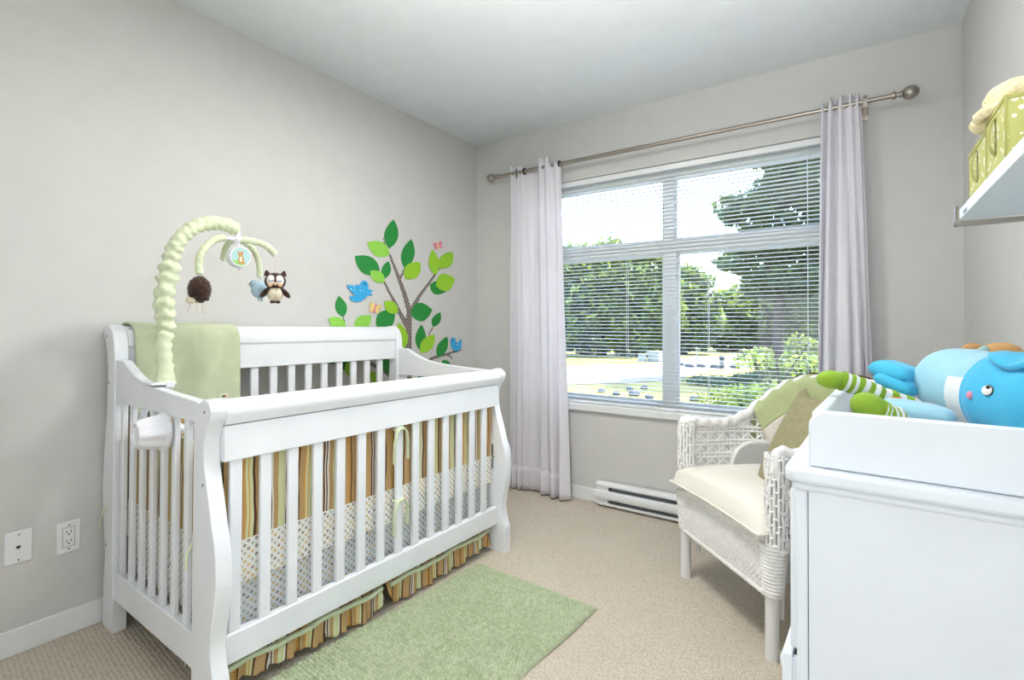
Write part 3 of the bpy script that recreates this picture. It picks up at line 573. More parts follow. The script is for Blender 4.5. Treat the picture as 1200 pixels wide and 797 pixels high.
# front: apron, rolled rail, bottom rail, 14 slats
MB().box((.795, .045, .712), (.822, L-.045, .815)).build('front_apron', 'white', crib, bevel=.003)
rr = [(.790, .815)] + [(.800+.036*math.cos(a), .853+.036*math.sin(a)) for a in np.linspace(PI*1.02, -.35, 14)] + [(.829, .83), (.825, .818)]
MB().prism(rr, pu, .045, L-.045).build('rolled_rail', 'white', crib, bevel=.002)
MB().box((.795, .045, .135), (.823, L-.045, .22)).build('bottom_rail', 'white', crib, bevel=.004)
fs_ = MB().box((.802, -.0175, .218), (.817, .0175, .714)).build('slat', 'white', crib, bevel=.003)
us = [.083+.0911*i for i in range(14)]
fs_.location = (0, us[0], 0)
for u in us[1:]: copy_part(fs_, crib, (0, u, 0))
# back: rolled rail, lower rail, slats
br_ = [(.052, .914), (.088, .914), (.088, 1.018), (.094, 1.024), (.095, 1.05), (.086, 1.078), (.062, 1.095), (.03, 1.0975), (.008, 1.088), (.002, 1.068), (.02, 1.03), (.05, 1.0)]
MB().prism(br_, pu, .045, L-.045).build('back_rail', 'white', crib, bevel=.003)
MB().box((.055, .045, .135), (.083, L-.045, .22)).build('bottom_rail', 'white', crib, bevel=.004)
bs = MB().box((.060, -.0175, .218), (.078, .0175, .916)).build('slat', 'white', crib, bevel=.003); bs.location = (0, us[0], 0)
for u in us[1:]: copy_part(bs, crib, (0, u, 0))
# ends
et = [(.105, .822), (.105, .974)] + smooth_poly([(.160, .974), (.178, .970), (.215, .9525), (.28, .927), (.38, .905), (.536, .892), (.68, .885), (.745, .882)]) + [(.745, .822)]
e0 = None
for s in (0, 1):
    a, b = (.006, .036) if s == 0 else (L-.036, L-.006)
    MB().prism(et, pu, a, b).build('end_rail', 'white', crib, bevel=.003)
    MB().box((.105, a, .116), (.745, b, .217)).build('end_bottom_rail', 'white', crib, bevel=.004)
    for v in (.146, .231, .316, .401, .486, .571, .656):
        if e0 is None:
            e0 = MB().box((-.0135, -.008, .215), (.0135, .008, .824)).build('slat', 'white', crib, bevel=.003); q = e0
        else: q = copy_part(e0, crib)
        q.location = (v, (a+b)/2, 0)
sp = MB()
for u in (.1, L-.1): sp.box((.09, u-.015, .18), (.79, u+.015, .198))
sp.box((.09, .1, .188), (.12, L-.1, .198)); sp.box((.76, .1, .188), (.79, L-.1, .198))
sp.build('mattress_support', 'steel', crib)
hk = MB(); hk.box((.786, L-.0465, .40), (.796, L-.0455, .52)); hk.tube([(.79, L-.05, .44), (.80, L-.056, .455), (.812, L-.058, .462)], .004, 6); hk.build('support_hook', 'steel', crib)

# mattress with dotted sheet
mt = thing('crib_mattress', 'crib mattress in a grey dotted fitted sheet inside the crib', 'mattress', CL, CR)
def rbox(x0, x1, y0, y1, z0, z1, nx, ny, nz, amp, sc, seed=0):
    # box of fine quads, softened by noise
    mb = MB()
    def side(f_, a, b): mb.grid(lambda s, t: fuzz(f_(s, t), amp, sc, seed), a, b)
    side(lambda s, t: (x0+(x1-x0)*s, y0+(y1-y0)*t, z1), nx, ny); side(lambda s, t: (x0+(x1-x0)*s, y0+(y1-y0)*t, z0), nx, ny)
    side(lambda s, t: (x0, y0+(y1-y0)*s, z0+(z1-z0)*t), ny, nz); side(lambda s, t: (x1, y0+(y1-y0)*s, z0+(z1-z0)*t), ny, nz)
    side(lambda s, t: (x0+(x1-x0)*s, y0, z0+(z1-z0)*t), nx, nz); side(lambda s, t: (x0+(x1-x0)*s, y1, z0+(z1-z0)*t), nx, nz)
    mb.uv = {}; return mb
rbox(.118, .770, .062, L-.062, .203, .355, 16, 34, 6, .004, 9).build('sheet', 'dots2', mt, smooth=70, bevel=0)

# bumper pads: striped above, dotted below
bu = thing('crib_bumper', 'padded crib bumper with brown stripes above a dotted band, tied inside crib', 'bumper', CL, CR)
def pad(n1, x0, x1, y0, y1, z0, z1, m, amp=.004, lab=None):
    nx = max(4, int((x1-x0)/.03)); ny = max(4, int((y1-y0)/.03))
    return rbox(x0, x1, y0, y1, z0, z1, nx, ny, 10, amp, 11, 3.3).build(n1, m, bu, smooth=70, label=lab)
ZS, ZB, ZT = .466, .338, .742
for n1, x0, x1, y0, y1 in (('front_pad', .772, .790, .06, L-.06), ('back_pad', .092, .110, .06, L-.06), ('end_pad', .112, .770, .044, .06), ('end_pad', .112, .770, L-.06, L-.044)):
    o = pad(n1, x0, x1, y0, y1, ZS-.002, ZT, 'stripe'); 
    d = rbox(x0-.001, x1+.001, y0-.001, y1+.001, ZB, ZS, max(4, int((x1-x0)/.03)), max(4, int((y1-y0)/.03)), 6, .004, 11, 3.3).build('dotted_band', 'dots', o, smooth=70)
    pz = MB(); lo = x1-x0 > y1-y0
    pts = [fuzz((x0+(x1-x0)*t, (y0+y1)/2, ZT) if lo else ((x0+x1)/2, y0+(y1-y0)*t, ZT), .004, 11, 3.3) for t in np.linspace(0, 1, 40)]
    pz.tube(pts, .006, 6); pz.build('piping', 'sleeve', o)
def tie(x, y, z, ln, dx):
    m = MB()
    for k, s in ((0, -1), (1, 1)):
        pts = [(x+dx*.010, y, z), (x+dx*.016, y+s*.012, z+.006), (x+dx*.018, y+s*.026, z-.012), (x+dx*.016, y+s*.034, z-ln[k]*.4), (x+dx*.014, y+s*.03+.006*s, z-ln[k])]
        sp_ = [Vector(p) for p in pts]; m.tube(sp_, .0085, 6, flat=.3)
    m.ell((x+dx*.014, y, z), (.008, .012, .010), 8, 6)
    m.tube([(x+.018*math.cos(a)-.0*dx, y+.026*math.sin(a), z) for a in np.linspace(0, 2*PI, 16, endpoint=False)], .0035, 6, closed=True)
    m.build('tie', 'sleeve', bu)
tie(.8095, us[7], .70, (.13, .12), 1); tie(.8095, us[7], .425, (.13, .10), 1)
m = MB(); m.tube([(.07, .052, .46), (.06, .01, .452), (.055, -.012, .43), (.05, -.02, .39), (.035, -.012, .36)], .008, 6, flat=.4); m.build('tie', 'sleeve', bu)
m = MB(); m.tube([(.69, .045, .50), (.705, .02, .48), (.71, -.004, .44), (.712, -.006, .40)], .005, 6, flat=.4); m.build('tie', 'sleeve', bu)

# crib skirt
sk = thing('crib_skirt', 'brown striped dust ruffle hanging below the crib front and ends', 'crib skirt', CL, CR)
def ruffle(y0, y1, x, ztop, zf, name='ruffle', swap=False):
    mb = MB()
    def fn(a, b):
        u = y0+(y1-y0)*a; z = ztop + (zf(a)-ztop)*b
        w = .010*math.sin(a*38+b)+.006*math.sin(a*91)
        return (x+w*b+.01*b, u, z) if not swap else (u, x+w*b, z)
    mb.grid(fn, 110, 14); mb.uv = {}; return mb.build(name, 'stripe', sk, smooth=70, solid=.002)
c1 = lambda a: .055-.046*min(1, a/.85) + (.0 if a < .93 else .045*((a-.93)/.07)**1.5)+.003*math.sin(a*19)
c2 = lambda a: .002+.012*a+.03*max(0, a-.6) + (.06*((.06-a)/.06)**1.5 if a < .06 else 0)+.003*math.sin(a*17)+.006
ruffle(.06, .665, .776, .108, c1); ruffle(.690, 1.345, .776, .108, c2)
ruffle(.14, .74, .06, .150, lambda a: .045+.02*math.sin(a*9)**2+(.03 if a > .95 else 0), swap=True); ruffle(.14, .74, L-.06, .150, lambda a: .03, swap=True)
for a, b in ((.06, .66), (.70, 1.34)):
    m = MB(); m.tube([(.790+.003*math.sin(t*30), a+(b-a)*t, .103+.004*math.sin(t*13)-.006*(t if a < .5 else 1-t)) for t in np.linspace(0, 1, 30)], .009, 8); m.build('piping', 'sleeve', sk)
MB().box((.10, .06, .170), (.77, L-.06, .178)).build('platform', 'dots2', sk)

# green blanket over the back rail
bk = thing('crib_blanket', 'pale green plush blanket draped over the back rail of the crib', 'blanket', CL, CR)
prof = [(-.012, .97), (-.014, 1.03), (-.014, 1.075), (-.006, 1.100), (.022, 1.108), (.06, 1.107), (.088, 1.092), (.102, 1.06), (.104, 1.0), (.102, .93), (.1, .86), (.1, .772)]
pr = smooth_poly(prof, 4)
def bf(a, b):
    i = b*(len(pr)-1); k = min(int(i), len(pr)-2); t = i-k; v = pr[k][0]*(1-t)+pr[k+1][0]*t; z = pr[k][1]*(1-t)+pr[k+1][1]*t
    u = .052+.400*a + .016*b*(1-a) + .008*math.sin(b*5+a*3)*(a-.3); w = .0045*math.sin(a*9+b*2.5)*b + .003*noise.noise(Vector((a*6, b*7, 2)))
    return (v+abs(w), u, z - .006*a*b)
m = MB(); m.grid(bf, 50, 70); m.build('cloth', 'green', bk, smooth=70, solid=.006)
m = MB(); m.tube([bf(.965, t) for t in np.linspace(.35, .99, 40)], .0035, 6); m.build('edge_stitch', 'sleeve', bk)
m = MB(); m.box((.1075, .372, .794), (.1088, .404, .813)); lab = m.build('label_tag', 'face', bk, smooth=0)
m = MB(); m.prism([(.388+.012*math.cos(a), .799+.010*max(0, math.sin(a))) for a in np.linspace(0, PI, 10)], lambda p, q, t: (t, p, q), .1087, .1095); m.build('tag_print', 'ld', lab, smooth=0)
m = MB(); m.prism([(.391+.0045*math.cos(a), .8055+.0035*math.sin(a)) for a in np.linspace(0, 2*PI, 9)[:-1]], lambda p, q, t: (t, p, q), .1093, .11); m.build('tag_print', 'orange', lab, smooth=0)

# ================================================================== MOBILE
mo = thing('crib_mobile', 'pale green fabric covered mobile arm clamped on the left end of crib', 'mobile', CL, CR)
vA = .40
path = smooth_poly([(.052, .905), (.052, .95), (.046, 1.03), (.052, 1.10), (.048, 1.18), (.058, 1.27), (.072, 1.345), (.100, 1.403), (.142, 1.444), (.197, 1.466), (.25, 1.468), (.290, 1.452)], 14)
N = len(path)
def amod(i, j):
    t = i/N; amp = .34 if .22 < t < .58 else .16
    if t < .10: amp = .05
    return amp*noise.noise(Vector((i*.33, j*.9, 3))) + .5*amp*math.sin(i*.95+math.sin(j*1.1)*1.3)
rad = [.034-.010*min(1, i/(N*.10)) if i < N*.1 else (.024 + (.004 if .3 < i/N < .5 else 0) - (.006 if i > N*.97 else 0)) for i in range(N)]
m = MB(); m.tube([(vA, u, z) for u, z in path], rad, 18, mod=amod, up=(1, 0, 0)); m.build('arm_sleeve', 'sleeve', mo, smooth=80)
cl = MB(); cl.box((vA-.045, .040, .895), (vA+.045, .066, .916)); cl.box((vA-.04, -.002, .905), (vA+.042, .066, .913)); cl.box((vA-.03, .044, .70), (vA+.03, .062, .897)); cl.build('clamp', 'plast', mo, bevel=.003)
kn = MB(); vk, zk = .530, .772
def kfn(a, b, h_): 
    ang = math.atan2(b, a); k = 1 + .07*math.cos(ang*8)*(1 if .006 < h_ < .075 else 0); return (vk+a*k, .004-h_, zk+b*k)
kn.lathe([(.012, -.05), (.012, .0), (.058, .0), (.06, .006), (.056, .012), (.050, .014), (.045, .05), (.040, .072), (.034, .08), (.030, .078), (.028, .072)], kfn, 48); kn.build('clamp_knob', 'plast', mo, smooth=35)
st = MB(); st.tube([(vA+.02, .05, .73), (.47, .052, .765), (vk, .054, zk)], .016, 8); st.build('clamp_bar', 'plast', mo)
hb = (vA, .290, 1.420)
m = MB(); m.tube([(vA, .290, 1.45), (vA, .290, 1.425)], .010, 10); m.ell(hb, (.018, .018, .014), 12, 8); m.build('hub', 'plast', mo)
def sleeve(pts3, r, name='spider_sleeve', sleeve_from=0):
    P3 = [Vector(p) for p in pts3]; out = []
    for i in range(len(P3)-1):
        p0, p1, p2, p3 = [P3[max(0, min(len(P3)-1, j))] for j in (i-1, i, i+1, i+2)]
        for s in range(8):
            t = s/8; out.append(.5*((2*p1)+(p2-p0)*t+(2*p0-5*p1+4*p2-p3)*t*t+(3*p1-p0-3*p2+p3)*t**3))
    out.append(P3[-1])
    o = MB().tube(out[sleeve_from:], r, 12, mod=lambda i, j: .14*math.sin(i*1.7+j)+.12*noise.noise(Vector((i*.8, j, 5)))).build(name, 'sleeve', mo, smooth=80)
    if sleeve_from: MB().tube(out[:sleeve_from+2], r*.5, 8).build('spider_rod', 'plast', mo)
    MB().ell(out[-1], (.006, .006, .006), 8, 6).build('arm_tip', 'plast', mo); return out[-1]
t1 = sleeve([hb, (vA+.002, .235, 1.418), (vA+.006, .20, 1.402), (vA+.010, .165, 1.365), (vA+.012, .150, 1.325), (vA+.014, .152, 1.278)], .0125, sleeve_from=7)
t2 = sleeve([hb, (vA+.02, .34, 1.418), (vA+.035, .385, 1.404), (vA+.045, .415, 1.374)], .0125)
t3 = sleeve([hb, (vA-.02, .335, 1.412), (vA-.03, .37, 1.39), (vA-.04, .395, 1.345), (vA-.04, .400, 1.290)], .0105)
t4 = sleeve([hb, (vA-.05, .285, 1.414), (vA-.09, .29, 1.395), (vA-.12, .295, 1.355)], .0105)
# music box with picture disc
mbx = Vector((vA+.02, .285, 1.352)); fd_ = Vector((.84, -.45, .05)).normalized()
ch = MB()
for i in range(3): 
    c = (vA+.004+.005*i, .289, 1.407-.012*i); ch.tube([(c[0]+.006*math.cos(a)*(i % 2), c[1]+.006*math.cos(a)*(1-i % 2), c[2]+.009*math.sin(a)) for a in np.linspace(0, 2*PI, 12, endpoint=False)], .0022, 6, closed=True)
ch.build('chain', 'plast', mo)
fR = fd_.to_track_quat('Z', 'Y').to_matrix()
yaw_d = Vector((.985, -.17, 0)).normalized(); side = Vector((.17, .985, 0)).normalized(); upv = Vector((0, 0, 1))
def disc(a, b, h_): return tuple(mbx + side*a + upv*b + yaw_d*h_)
m = MB(); m.lathe([(.030, -.030), (.037, -.026), (.038, .018), (.036, .022), (.033, .022), (.032, .020)], disc, 28); bx_ = m.build('music_box', 'plast', mo)
m = MB(); m.lathe([(.0005, .0205), (.0315, .0205), (.0315, .0215), (.0005, .0216)], disc, 24); m.build('picture_disc', 'mint', bx_)
def flat(name, col, poly, h0): MB().prism(poly, lambda p, q, t: disc(p, q, t), h0, h0+.0006).build(name, col, bx_, smooth=0)
flat('picture_animal', 'tan', [(-.010, .022), (-.006, .016), (.002, .017), (.007, .024), (.009, .012), (.006, .004), (.012, -.008), (.012, -.02), (.018, -.026), (-.006, -.026), (-.010, -.012), (-.006, .002), (-.010, .008)], .0216)
flat('picture_animal', 'cream2', [(-.004, .0), (.004, .0), (.006, -.018), (-.004, -.02)], .0222)
flat('picture_grass', 'll', [(-.026, -.014), (-.012, -.014), (-.006, -.026), (.018, -.026), (.008, -.030), (-.012, -.029)], .0216)
m = MB(); m.ell(mbx+Vector((.004, 0, -.042)), (.007, .007, .007), 10, 6); m.build('winder', 'plast', mo)

def cpt(p):  # crib frame -> world
    c, s = math.cos(CR), math.sin(CR); return (CL[0]+p[0]*c-p[1]*s, CL[1]+p[0]*s+p[1]*c, p[2])
# toys hanging from the arms
def hang(name, label, tip, dz, fac):
    w = cpt(tip); t = thing(name, label, 'plush toy', (w[0], w[1], w[2]-dz), fac); return t
ow = hang('owl_plush', 'small brown felt owl with closed eyes hanging from crib mobile', t2, .185, math.radians(58))
# local: -y faces the viewer
MB().tube([(0, 0, .185), (0, 0, .11)], .0012, 5).build('thread', 'string', ow)
MB().ell((0, 0, .082), (.039, .030, .034), 20, 12).build('head', 'brown', ow)
for s in (-1, 1):
    m = MB(); m.lathe([(.014, 0), (.010, .012), (.003, .022)], lambda a, b, h_, s=s: (s*(.026+h_*.25)+a, b*.8, .102+h_), 10); m.build('ear', 'brown', ow)
    m = MB(); m.ell((s*.014, -.022, .084), (.0165, .010, .020), 14, 8); e = m.build('eye_patch', 'face', ow)
    MB().tube([(s*.014+.010*math.cos(a), -.0325, .086+.006*math.sin(a)) for a in np.linspace(PI*1.05, PI*1.95, 8)], .0011, 5).build('closed_eye', 'black', e)
    MB().ell((s*.018, -.0285, .066), (.008, .004, .008), 10, 6).build('cheek', 'peach', ow)
    m = MB(); m.ell((0, 0, 0), (.010, .010, .026), 12, 8, Matrix.Rotation(s*-.75, 3, 'Y')); m.v = [(x+s*.036, y-.008, z+.038) for x, y, z in m.v]; m.build('wing', 'brown', ow)
    MB().ell((s*.009, -.008, .002), (.011, .012, .006), 10, 6).build('foot', 'brown', ow)
MB().ell((0, 0, .034), (.030, .025, .031), 18, 10).build('belly', 'cream2', ow)
m = MB(); m.lathe([(.006, 0), (.001, .010)], lambda a, b, h_: (a, -.030-h_*.4, .072+b-h_*.8), 8); m.build('beak', 'peach', ow)
hg = hang('hedgehog_plush', 'small dark brown furry hedgehog toy hanging left on crib mobile', t1, .112, .5)
MB().tube([(0, 0, .112), (0, 0, .09)], .0012, 5).build('thread', 'string', hg)
m = MB(); m.ell((0, 0, .058), (.036, .034, .046), 40, 24, fn=lambda d: 1+.07*noise.noise(d*14)); m.build('body', 'brown', hg, smooth=30)
fr = MB()
for i in range(520):
    d = Vector(rng.normal(size=3)).normalized()
    if d.z < -.75: continue
    p = Vector((d.x*.035, d.y*.033, .058+d.z*.045)); q = p + (d+Vector((0, 0, -.9))).normalized()*.009; s_ = d.orthogonal().normalized()*.0014
    fr.add([p-s_, p+s_, q], [(0, 1, 2)])
fr.build('fur', 'brown', hg, kind='stuff', smooth=0)
m = MB(); m.ell((-.016, -.020, .020), (.018, .014, .012), 12, 8); m.build('snout', 'cream2', hg)
for dx, dy in ((-.03, -.02), (.005, -.02), (.028, 0), (.0, .02)): MB().tube([(dx*.7, dy*.7, .018), (dx*.8, dy*.8, -.004), (dx, dy, -.018-random.random()*.01)], .0016, 5).build('thread_leg', 'string', hg)
bb = hang('bird_plush', 'small pale blue bird toy behind the owl on crib mobile', t3, .094, math.radians(30))
MB().tube([(0, 0, .10), (0, 0, .07)], .0012, 5).build('thread', 'string', bb)
m = MB(); m.ell((0, 0, .045), (.034, .027, .034), 18, 10); m.ell((-.018, -.005, .066), (.02, .018, .018), 14, 8); m.build('body', 'pblue', bb)
m = MB(); m.lathe([(.005, 0), (.001, .012)], lambda a, b, h_: (-.036-h_, -.006+a, .066+b), 8); m.build('beak', 'peach', bb)
for s in (-1, 1): MB().ell((-.026, -.005+s*.015, .071), (.003, .003, .003), 8, 6).build('eye', 'black', bb)
for s in (-1, 1): MB().tube([(.004, s*.010, .014), (.002, s*.011, .0)], .004, 6).build('foot', 'pblue', bb)

# ================================================================== WICKER CHAIR (frame: x = along the front, y = to the back)
CH, CZ = (1.864, -.867, 0), math.atan2(-.729, .684)
chair = thing('wicker_armchair', 'white wicker tub armchair with open cane sides in the corner by window', 'chair', CH, CZ)
RW, ST = .30, .20; TOT = 2*ST + PI*RW
def pc(m, off=0.0):
    # point on the plan curve at arc length m, moved outward by off; also the outward normal
    if m < ST: return (-RW-off, m), (-1, 0)
    if m > TOT-ST: return (RW+off, TOT-m), (1, 0)
    a = PI - (m-ST)/RW; c, s = math.cos(a), math.sin(a); return ((RW+off)*c, ST+(RW+off)*s), (c, s)
_mz = [0, .09, .19, .26, .32, .36, .45, .52, TOT/2]; _zz = [.692, .676, .668, .682, .718, .762, .845, .876, .886]
def zt(m): return float(np.interp(min(m, TOT-m), _mz, _zz))
def wp(m, z, off=0):
    lean = .05*max(0, (z-.40)/.48)*min(1, max(0, min(m, TOT-m)-.1)/.3)
    q, n = pc(m, off+lean); return Vector((q[0], q[1], z))
AC, AW = .385, .155
def opening(m, z):
    mm = min(m, TOT-m); d = abs(mm-AC)/AW
    return d < 1 and z < .39+.195*(1-d**3)**(1/3)
def inside(m, z): return .05 < m < TOT-.05 and .392 < z < zt(m)-.012 and not opening(m, z)
def strand(mb, fn, n, off, r=.0042):
    run = []
    for i in range(n+1):
        m, z = fn(i/n)
        if inside(m, z): run.append(wp(m, z, off))
        else:
            if len(run) > 1: mb.tube(run, r, 4, caps=False)
            run = []
    if len(run) > 1: mb.tube(run, r, 4, caps=False)
lat = MB(); PT = .056
for k in range(int(TOT/PT)+1):
    for d in (-.0085, .0085): strand(lat, lambda t, m=.075+k*PT+d: (m, .39+.52*t), 44, .003, .0054)
for k in range(10):
    for d in (-.0085, .0085): strand(lat, lambda t, z=.415+k*PT+d: (.05+(TOT-.1)*t, z), 110, -.003, .0054)
for k in range(-12, 40):
    mm = .075+k*PT+PT/2
    strand(lat, lambda t, mm=mm: (mm+.52*t, .415-PT+.52*t), 44, .0, .0046); strand(lat, lambda t, mm=mm: (mm+.52-.52*t, .415-PT+.52*t), 44, .0, .0046)
lat.build('cane_lattice', 'wick', chair, kind='stuff', smooth=60)
rail = MB(); pts = [wp(.0, .60), wp(0.0, .655), wp(.012, .684)] + [wp(m, zt(m)) for m in np.linspace(.03, TOT-.03, 120)] + [wp(TOT-.012, .684), wp(TOT, .655), wp(TOT, .60)]
rail.tube(pts, .021, 14, mod=lambda i, j: .2*math.sin(i*1.25+j*2*PI/14*2), up=(0, 1, 0)); rail.build('top_rail', 'wick', chair, smooth=70)
for side_ in (0, 1):
    ar = MB(); pts = []
    for t in np.linspace(0, 1, 40):
        a = PI*t; d = -math.cos(a); h_ = .195*(1-min(1, abs(d))**3)**(1/3) if abs(d) < 1 else 0
        m = AC+AW*d; m = m if side_ == 0 else TOT-m; pts.append(wp(m, .39+h_))
    ar.tube(pts, .011, 10, mod=lambda i, j: .15*math.sin(i*2.1+j*2*PI/10*2)); ar.build('arch_edge', 'wick', chair, smooth=70)
for s in (-1, 1):
    po = MB(); NS = 15
    for k in range(NS):
        w_ = 2*PI*k/NS; po.tube([(s*.292+(.031+.0025*math.sin(z_*60+k*2))*math.cos(w_), .012+(.031+.0025*math.sin(z_*60+k*2))*math.sin(w_), z_) for z_ in np.linspace(.36, .682, 40)], .0050, 6)
        for q_ in range(15):
            if (k+q_) % 2: continue
            z_ = .366+.0215*q_; po.tube([(s*.292+.0325*math.cos(w_+d_), .012+.0325*math.sin(w_+d_), z_+e_) for d_, e_ in ((-.05, -.004), (.1, 0), (.21, .001), (.32, 0), (.47, .004))], .0046, 5)
    po.build('arm_post', 'wick', chair, smooth=60)
    MB().tube([(s*.292, .012, .36), (s*.292, .012, .68)], .018, 10).build('post_core', 'legw', chair)
    wr = MB(); wr.tube([(s*.282, .008, .212+.004*i) for i in range(44)], [.031+.012*i/43 for i in range(44)], 18, mod=lambda i, j: .07*math.sin(i*2*PI/3.0)+.02*math.sin(j*2+i*.1)); wr.build('wrapped_joint', 'wick', chair, smooth=70)
    MB().tube([(s*.280, .004, 0), (s*.281, .004, .23)], .0215, 16).build('leg', 'legw', chair)
    MB().tube([(s*.19, .42, 0), (s*.185, .40, .38)], .0205, 16).build('leg', 'legw', chair)
    br = [(s*.262, .052, .118), (s*.262, .052, .26)] + [(s*.262, .052+.06*(1-math.cos(a)), .26+.08*math.sin(a)) for a in np.linspace(.2, PI/2, 8)] + [(s*.262, .25, .342)]
    MB().tube(br, .0095, 10).build('brace', 'legw', chair)
rim = MB(); rp_ = [wp(m, .385, -.008) for m in np.linspace(.0, TOT, 90)] + [Vector((x, -.004, .385)) for x in np.linspace(.26, -.26, 20)]
rim.tube(rp_, .016, 12, closed=True, mod=lambda i, j: .13*math.sin(i*1.9+j*2*PI/12*2)); rim.build('seat_rim', 'wick', chair, smooth=70)
dk = MB(); dk.prism([tuple(wp(m, .39, -.02).xy) for m in np.linspace(.02, TOT-.02, 40)], lambda p, q, t: (p, q, t), .376, .384); dk.build('seat_deck', 'wick', chair)
ap = MB(); nv_ = 52
for k in range(nv_+1):
    x = -.262+.524*k/nv_; ap.tube([(x, -.010-.006*math.sin(PI*j)-.0018*math.sin(PI*(j*13+k)), .212+.166*j) for j in np.linspace(0, 1, 27)], .0036, 5, caps=False)
for q_ in range(15):
    z = .217+.0112*q_; ap.tube([(-.262+.524*t, -.010-.006*math.sin(PI*(z-.212)/.166)+.0022*math.cos(PI*(t*nv_+q_)), z) for t in np.linspace(0, 1, nv_*2+1)], .0033, 5, caps=False)
ap.build('seat_apron', 'wick', chair, kind='stuff', smooth=60)
be = MB(); be.tube([(x, -.011, .211) for x in np.linspace(-.27, .27, 80)], .009, 10, mod=lambda i, j: .16*math.sin(i*1.9+j*2*PI/10*2)); be.build('apron_edge', 'wick', chair, smooth=70)

def cpos(x, y, z):
    c, s = math.cos(CZ), math.sin(CZ); return (CH[0]+x*c-y*s, CH[1]+x*s+y*c, z)
cu = thing('seat_cushion', 'plump cream canvas cushion on the seat of the wicker chair', 'cushion', cpos(0, .205, .398), CZ)
P = pillow(.60, .53, .18, pw=.22, corner=.05)
cm = MB()
for sgn in (1, -1):
    def cf(a, b, sgn=sgn):
        x, y, z = P(a, b, sgn); dimp = .012*math.exp(-((x+.0)**2+(y-.03)**2)/.02) if sgn > 0 else 0
        return (x, y, z*(1 if sgn > 0 else .22)+.021-dimp+.004*noise.noise(Vector((x*8, y*8, 1))))
    cm.grid(cf, 30, 30)
cm.uv = {}; cm.build('pad', 'cream', cu, smooth=80)
pp = [Vector(P(t, 0, 1)) for t in np.linspace(0, 1, 24)] + [Vector(P(1, t, 1)) for t in np.linspace(0, 1, 24)[1:]] + [Vector(P(1-t, 1, 1)) for t in np.linspace(0, 1, 24)[1:]] + [Vector(P(0, 1-t, 1)) for t in np.linspace(0, 1, 24)[1:-1]]
m = MB(); m.tube([(q.x, q.y, .021) for q in pp], .0045, 6, closed=True); m.build('piping', 'cream', cu)
pi_ = thing('throw_pillow', 'olive linen throw pillow leaning on the back of wicker chair', 'pillow', cpos(.118, .245, .462), CZ)
P2 = pillow(.40, .40, .15, pw=.42, corner=.02)
tilt = math.radians(61); pm = MB()
for sgn in (1, -1):
    def pf(a, b, sgn=sgn):
        x, y, z = P2(a, b, sgn); n_ = .006*noise.noise(Vector((x*9, y*9, sgn)))
        ex = .04*math.exp(-(a*a+(1-b)**2)/.006); y += ex; x -= ex*.2
        yy = y+.2; z = z+n_
        # stretch the upper left corner into an ear
        return (x, yy*math.cos(tilt) - z*math.sin(tilt) - .03, yy*math.sin(tilt) + z*math.cos(tilt) + .005)
    pm.grid(pf, 30, 30)
pm.uv = {}; pm.build('cover', 'olive', pi_, smooth=80)
th_ = thing('throw_blanket', 'green throw with cream and brown bands draped over the chair back', 'throw', cpos(0, .45, .52), CZ)
TB = cpos(0, .45, .52)
def tf(a, b):
    # b: 0 outside bottom .. .30 over the rail .. 1 inside bottom
    m0 = .325+.66*a
    if b < .3: d = (.3-b)/.3*.20; off = .030+.004*math.sin(a*20); m = m0; z = zt(m0)+.012-d
    else:
        d = (b-.3)/.7*(.215+.05*math.sin(a*2.2)); off = -.030-.010*abs(math.sin(a*9+1))*min(1, d*8); m = m0+.42*d; z = zt(m0)+.012-d
    k = min(1, abs(b-.3)/.06); off *= math.sin(k*PI/2); z += .014*(1-k)
    q = wp(min(m, TOT-.02), max(z, .4), off); return q
def tband(name, b0, b1, mm):
    g_ = MB()
    def fn(a, b): q = tf(a, b0+(b1-b0)*b); return (q.x, q.y-.45, q.z-.52)
    g_.grid(fn, 60, max(4, int(50*(b1-b0)))); g_.uv = {}; return g_.build(name, mm, th_, smooth=80, solid=.004)
tband('green_band', 0.03, .60, 'throwg'); tband('cream_band', .60, .93, 'throwc'); tband('brown_edge', .93, 1.0, 'throwb')
e = MB(); e.tube([(tf(a, .29)-Vector((0, .45, .52)))+Vector((.0, .012, .007)) for a in np.linspace(.12, 1, 50)], .005, 6); e.build('brown_piping', 'throwb', th_)

# ================================================================== DRESSER
DL, DZ = (2.190, -2.030, 0), math.radians(-2.3)
dr = thing('dresser', 'white lacquered dresser standing against the right wall', 'dresser', DL, DZ)
DW, DD = .445, .84
tp = [(.0, .012), (.006, .003), (.016, 0), (DW, 0), (DW, DD), (.016, DD), (.004, DD-.008), (0, DD-.018)]
MB().prism(tp, lambda p, q, t: (p, q, t), .846, .871).build('top', 'dress', dr, bevel=.007, seg=3)
MB().prism([(.010, .008), (DW-.004, .008), (DW-.004, DD-.008), (.010, DD-.008)], lambda p, q, t: (p, q, t), .832, .847).build('top_moulding', 'dress', dr, bevel=.006)
ca = MB(); ca.box((.016, .015, .06), (.032, .037, .833)); ca.build('corner_stile', 'dress', dr, bevel=.003)
MB().box((.033, .017, .06), (DW-.03, .034, .833)).build('side_panel', 'dress', dr, bevel=.0012)
MB().box((DW-.030, .015, .06), (DW-.008, .037, .833)).build('corner_stile', 'dress', dr, bevel=.003)
MB().box((.018, DD-.035, .06), (DW-.008, DD-.016, .833)).build('side_panel', 'dress', dr, bevel=.002)
MB().box((DW-.03, .037, .06), (DW-.02, DD-.036, .833)).build('back_panel', 'dress', dr)
MB().box((.03, .037, .06), (DW-.03, DD-.036, .08)).build('bottom_panel', 'dress', dr)
for z in (.293, .55): MB().box((.022, .037, z-.004), (.10, DD-.036, z+.004)).build('divider', 'dress', dr)
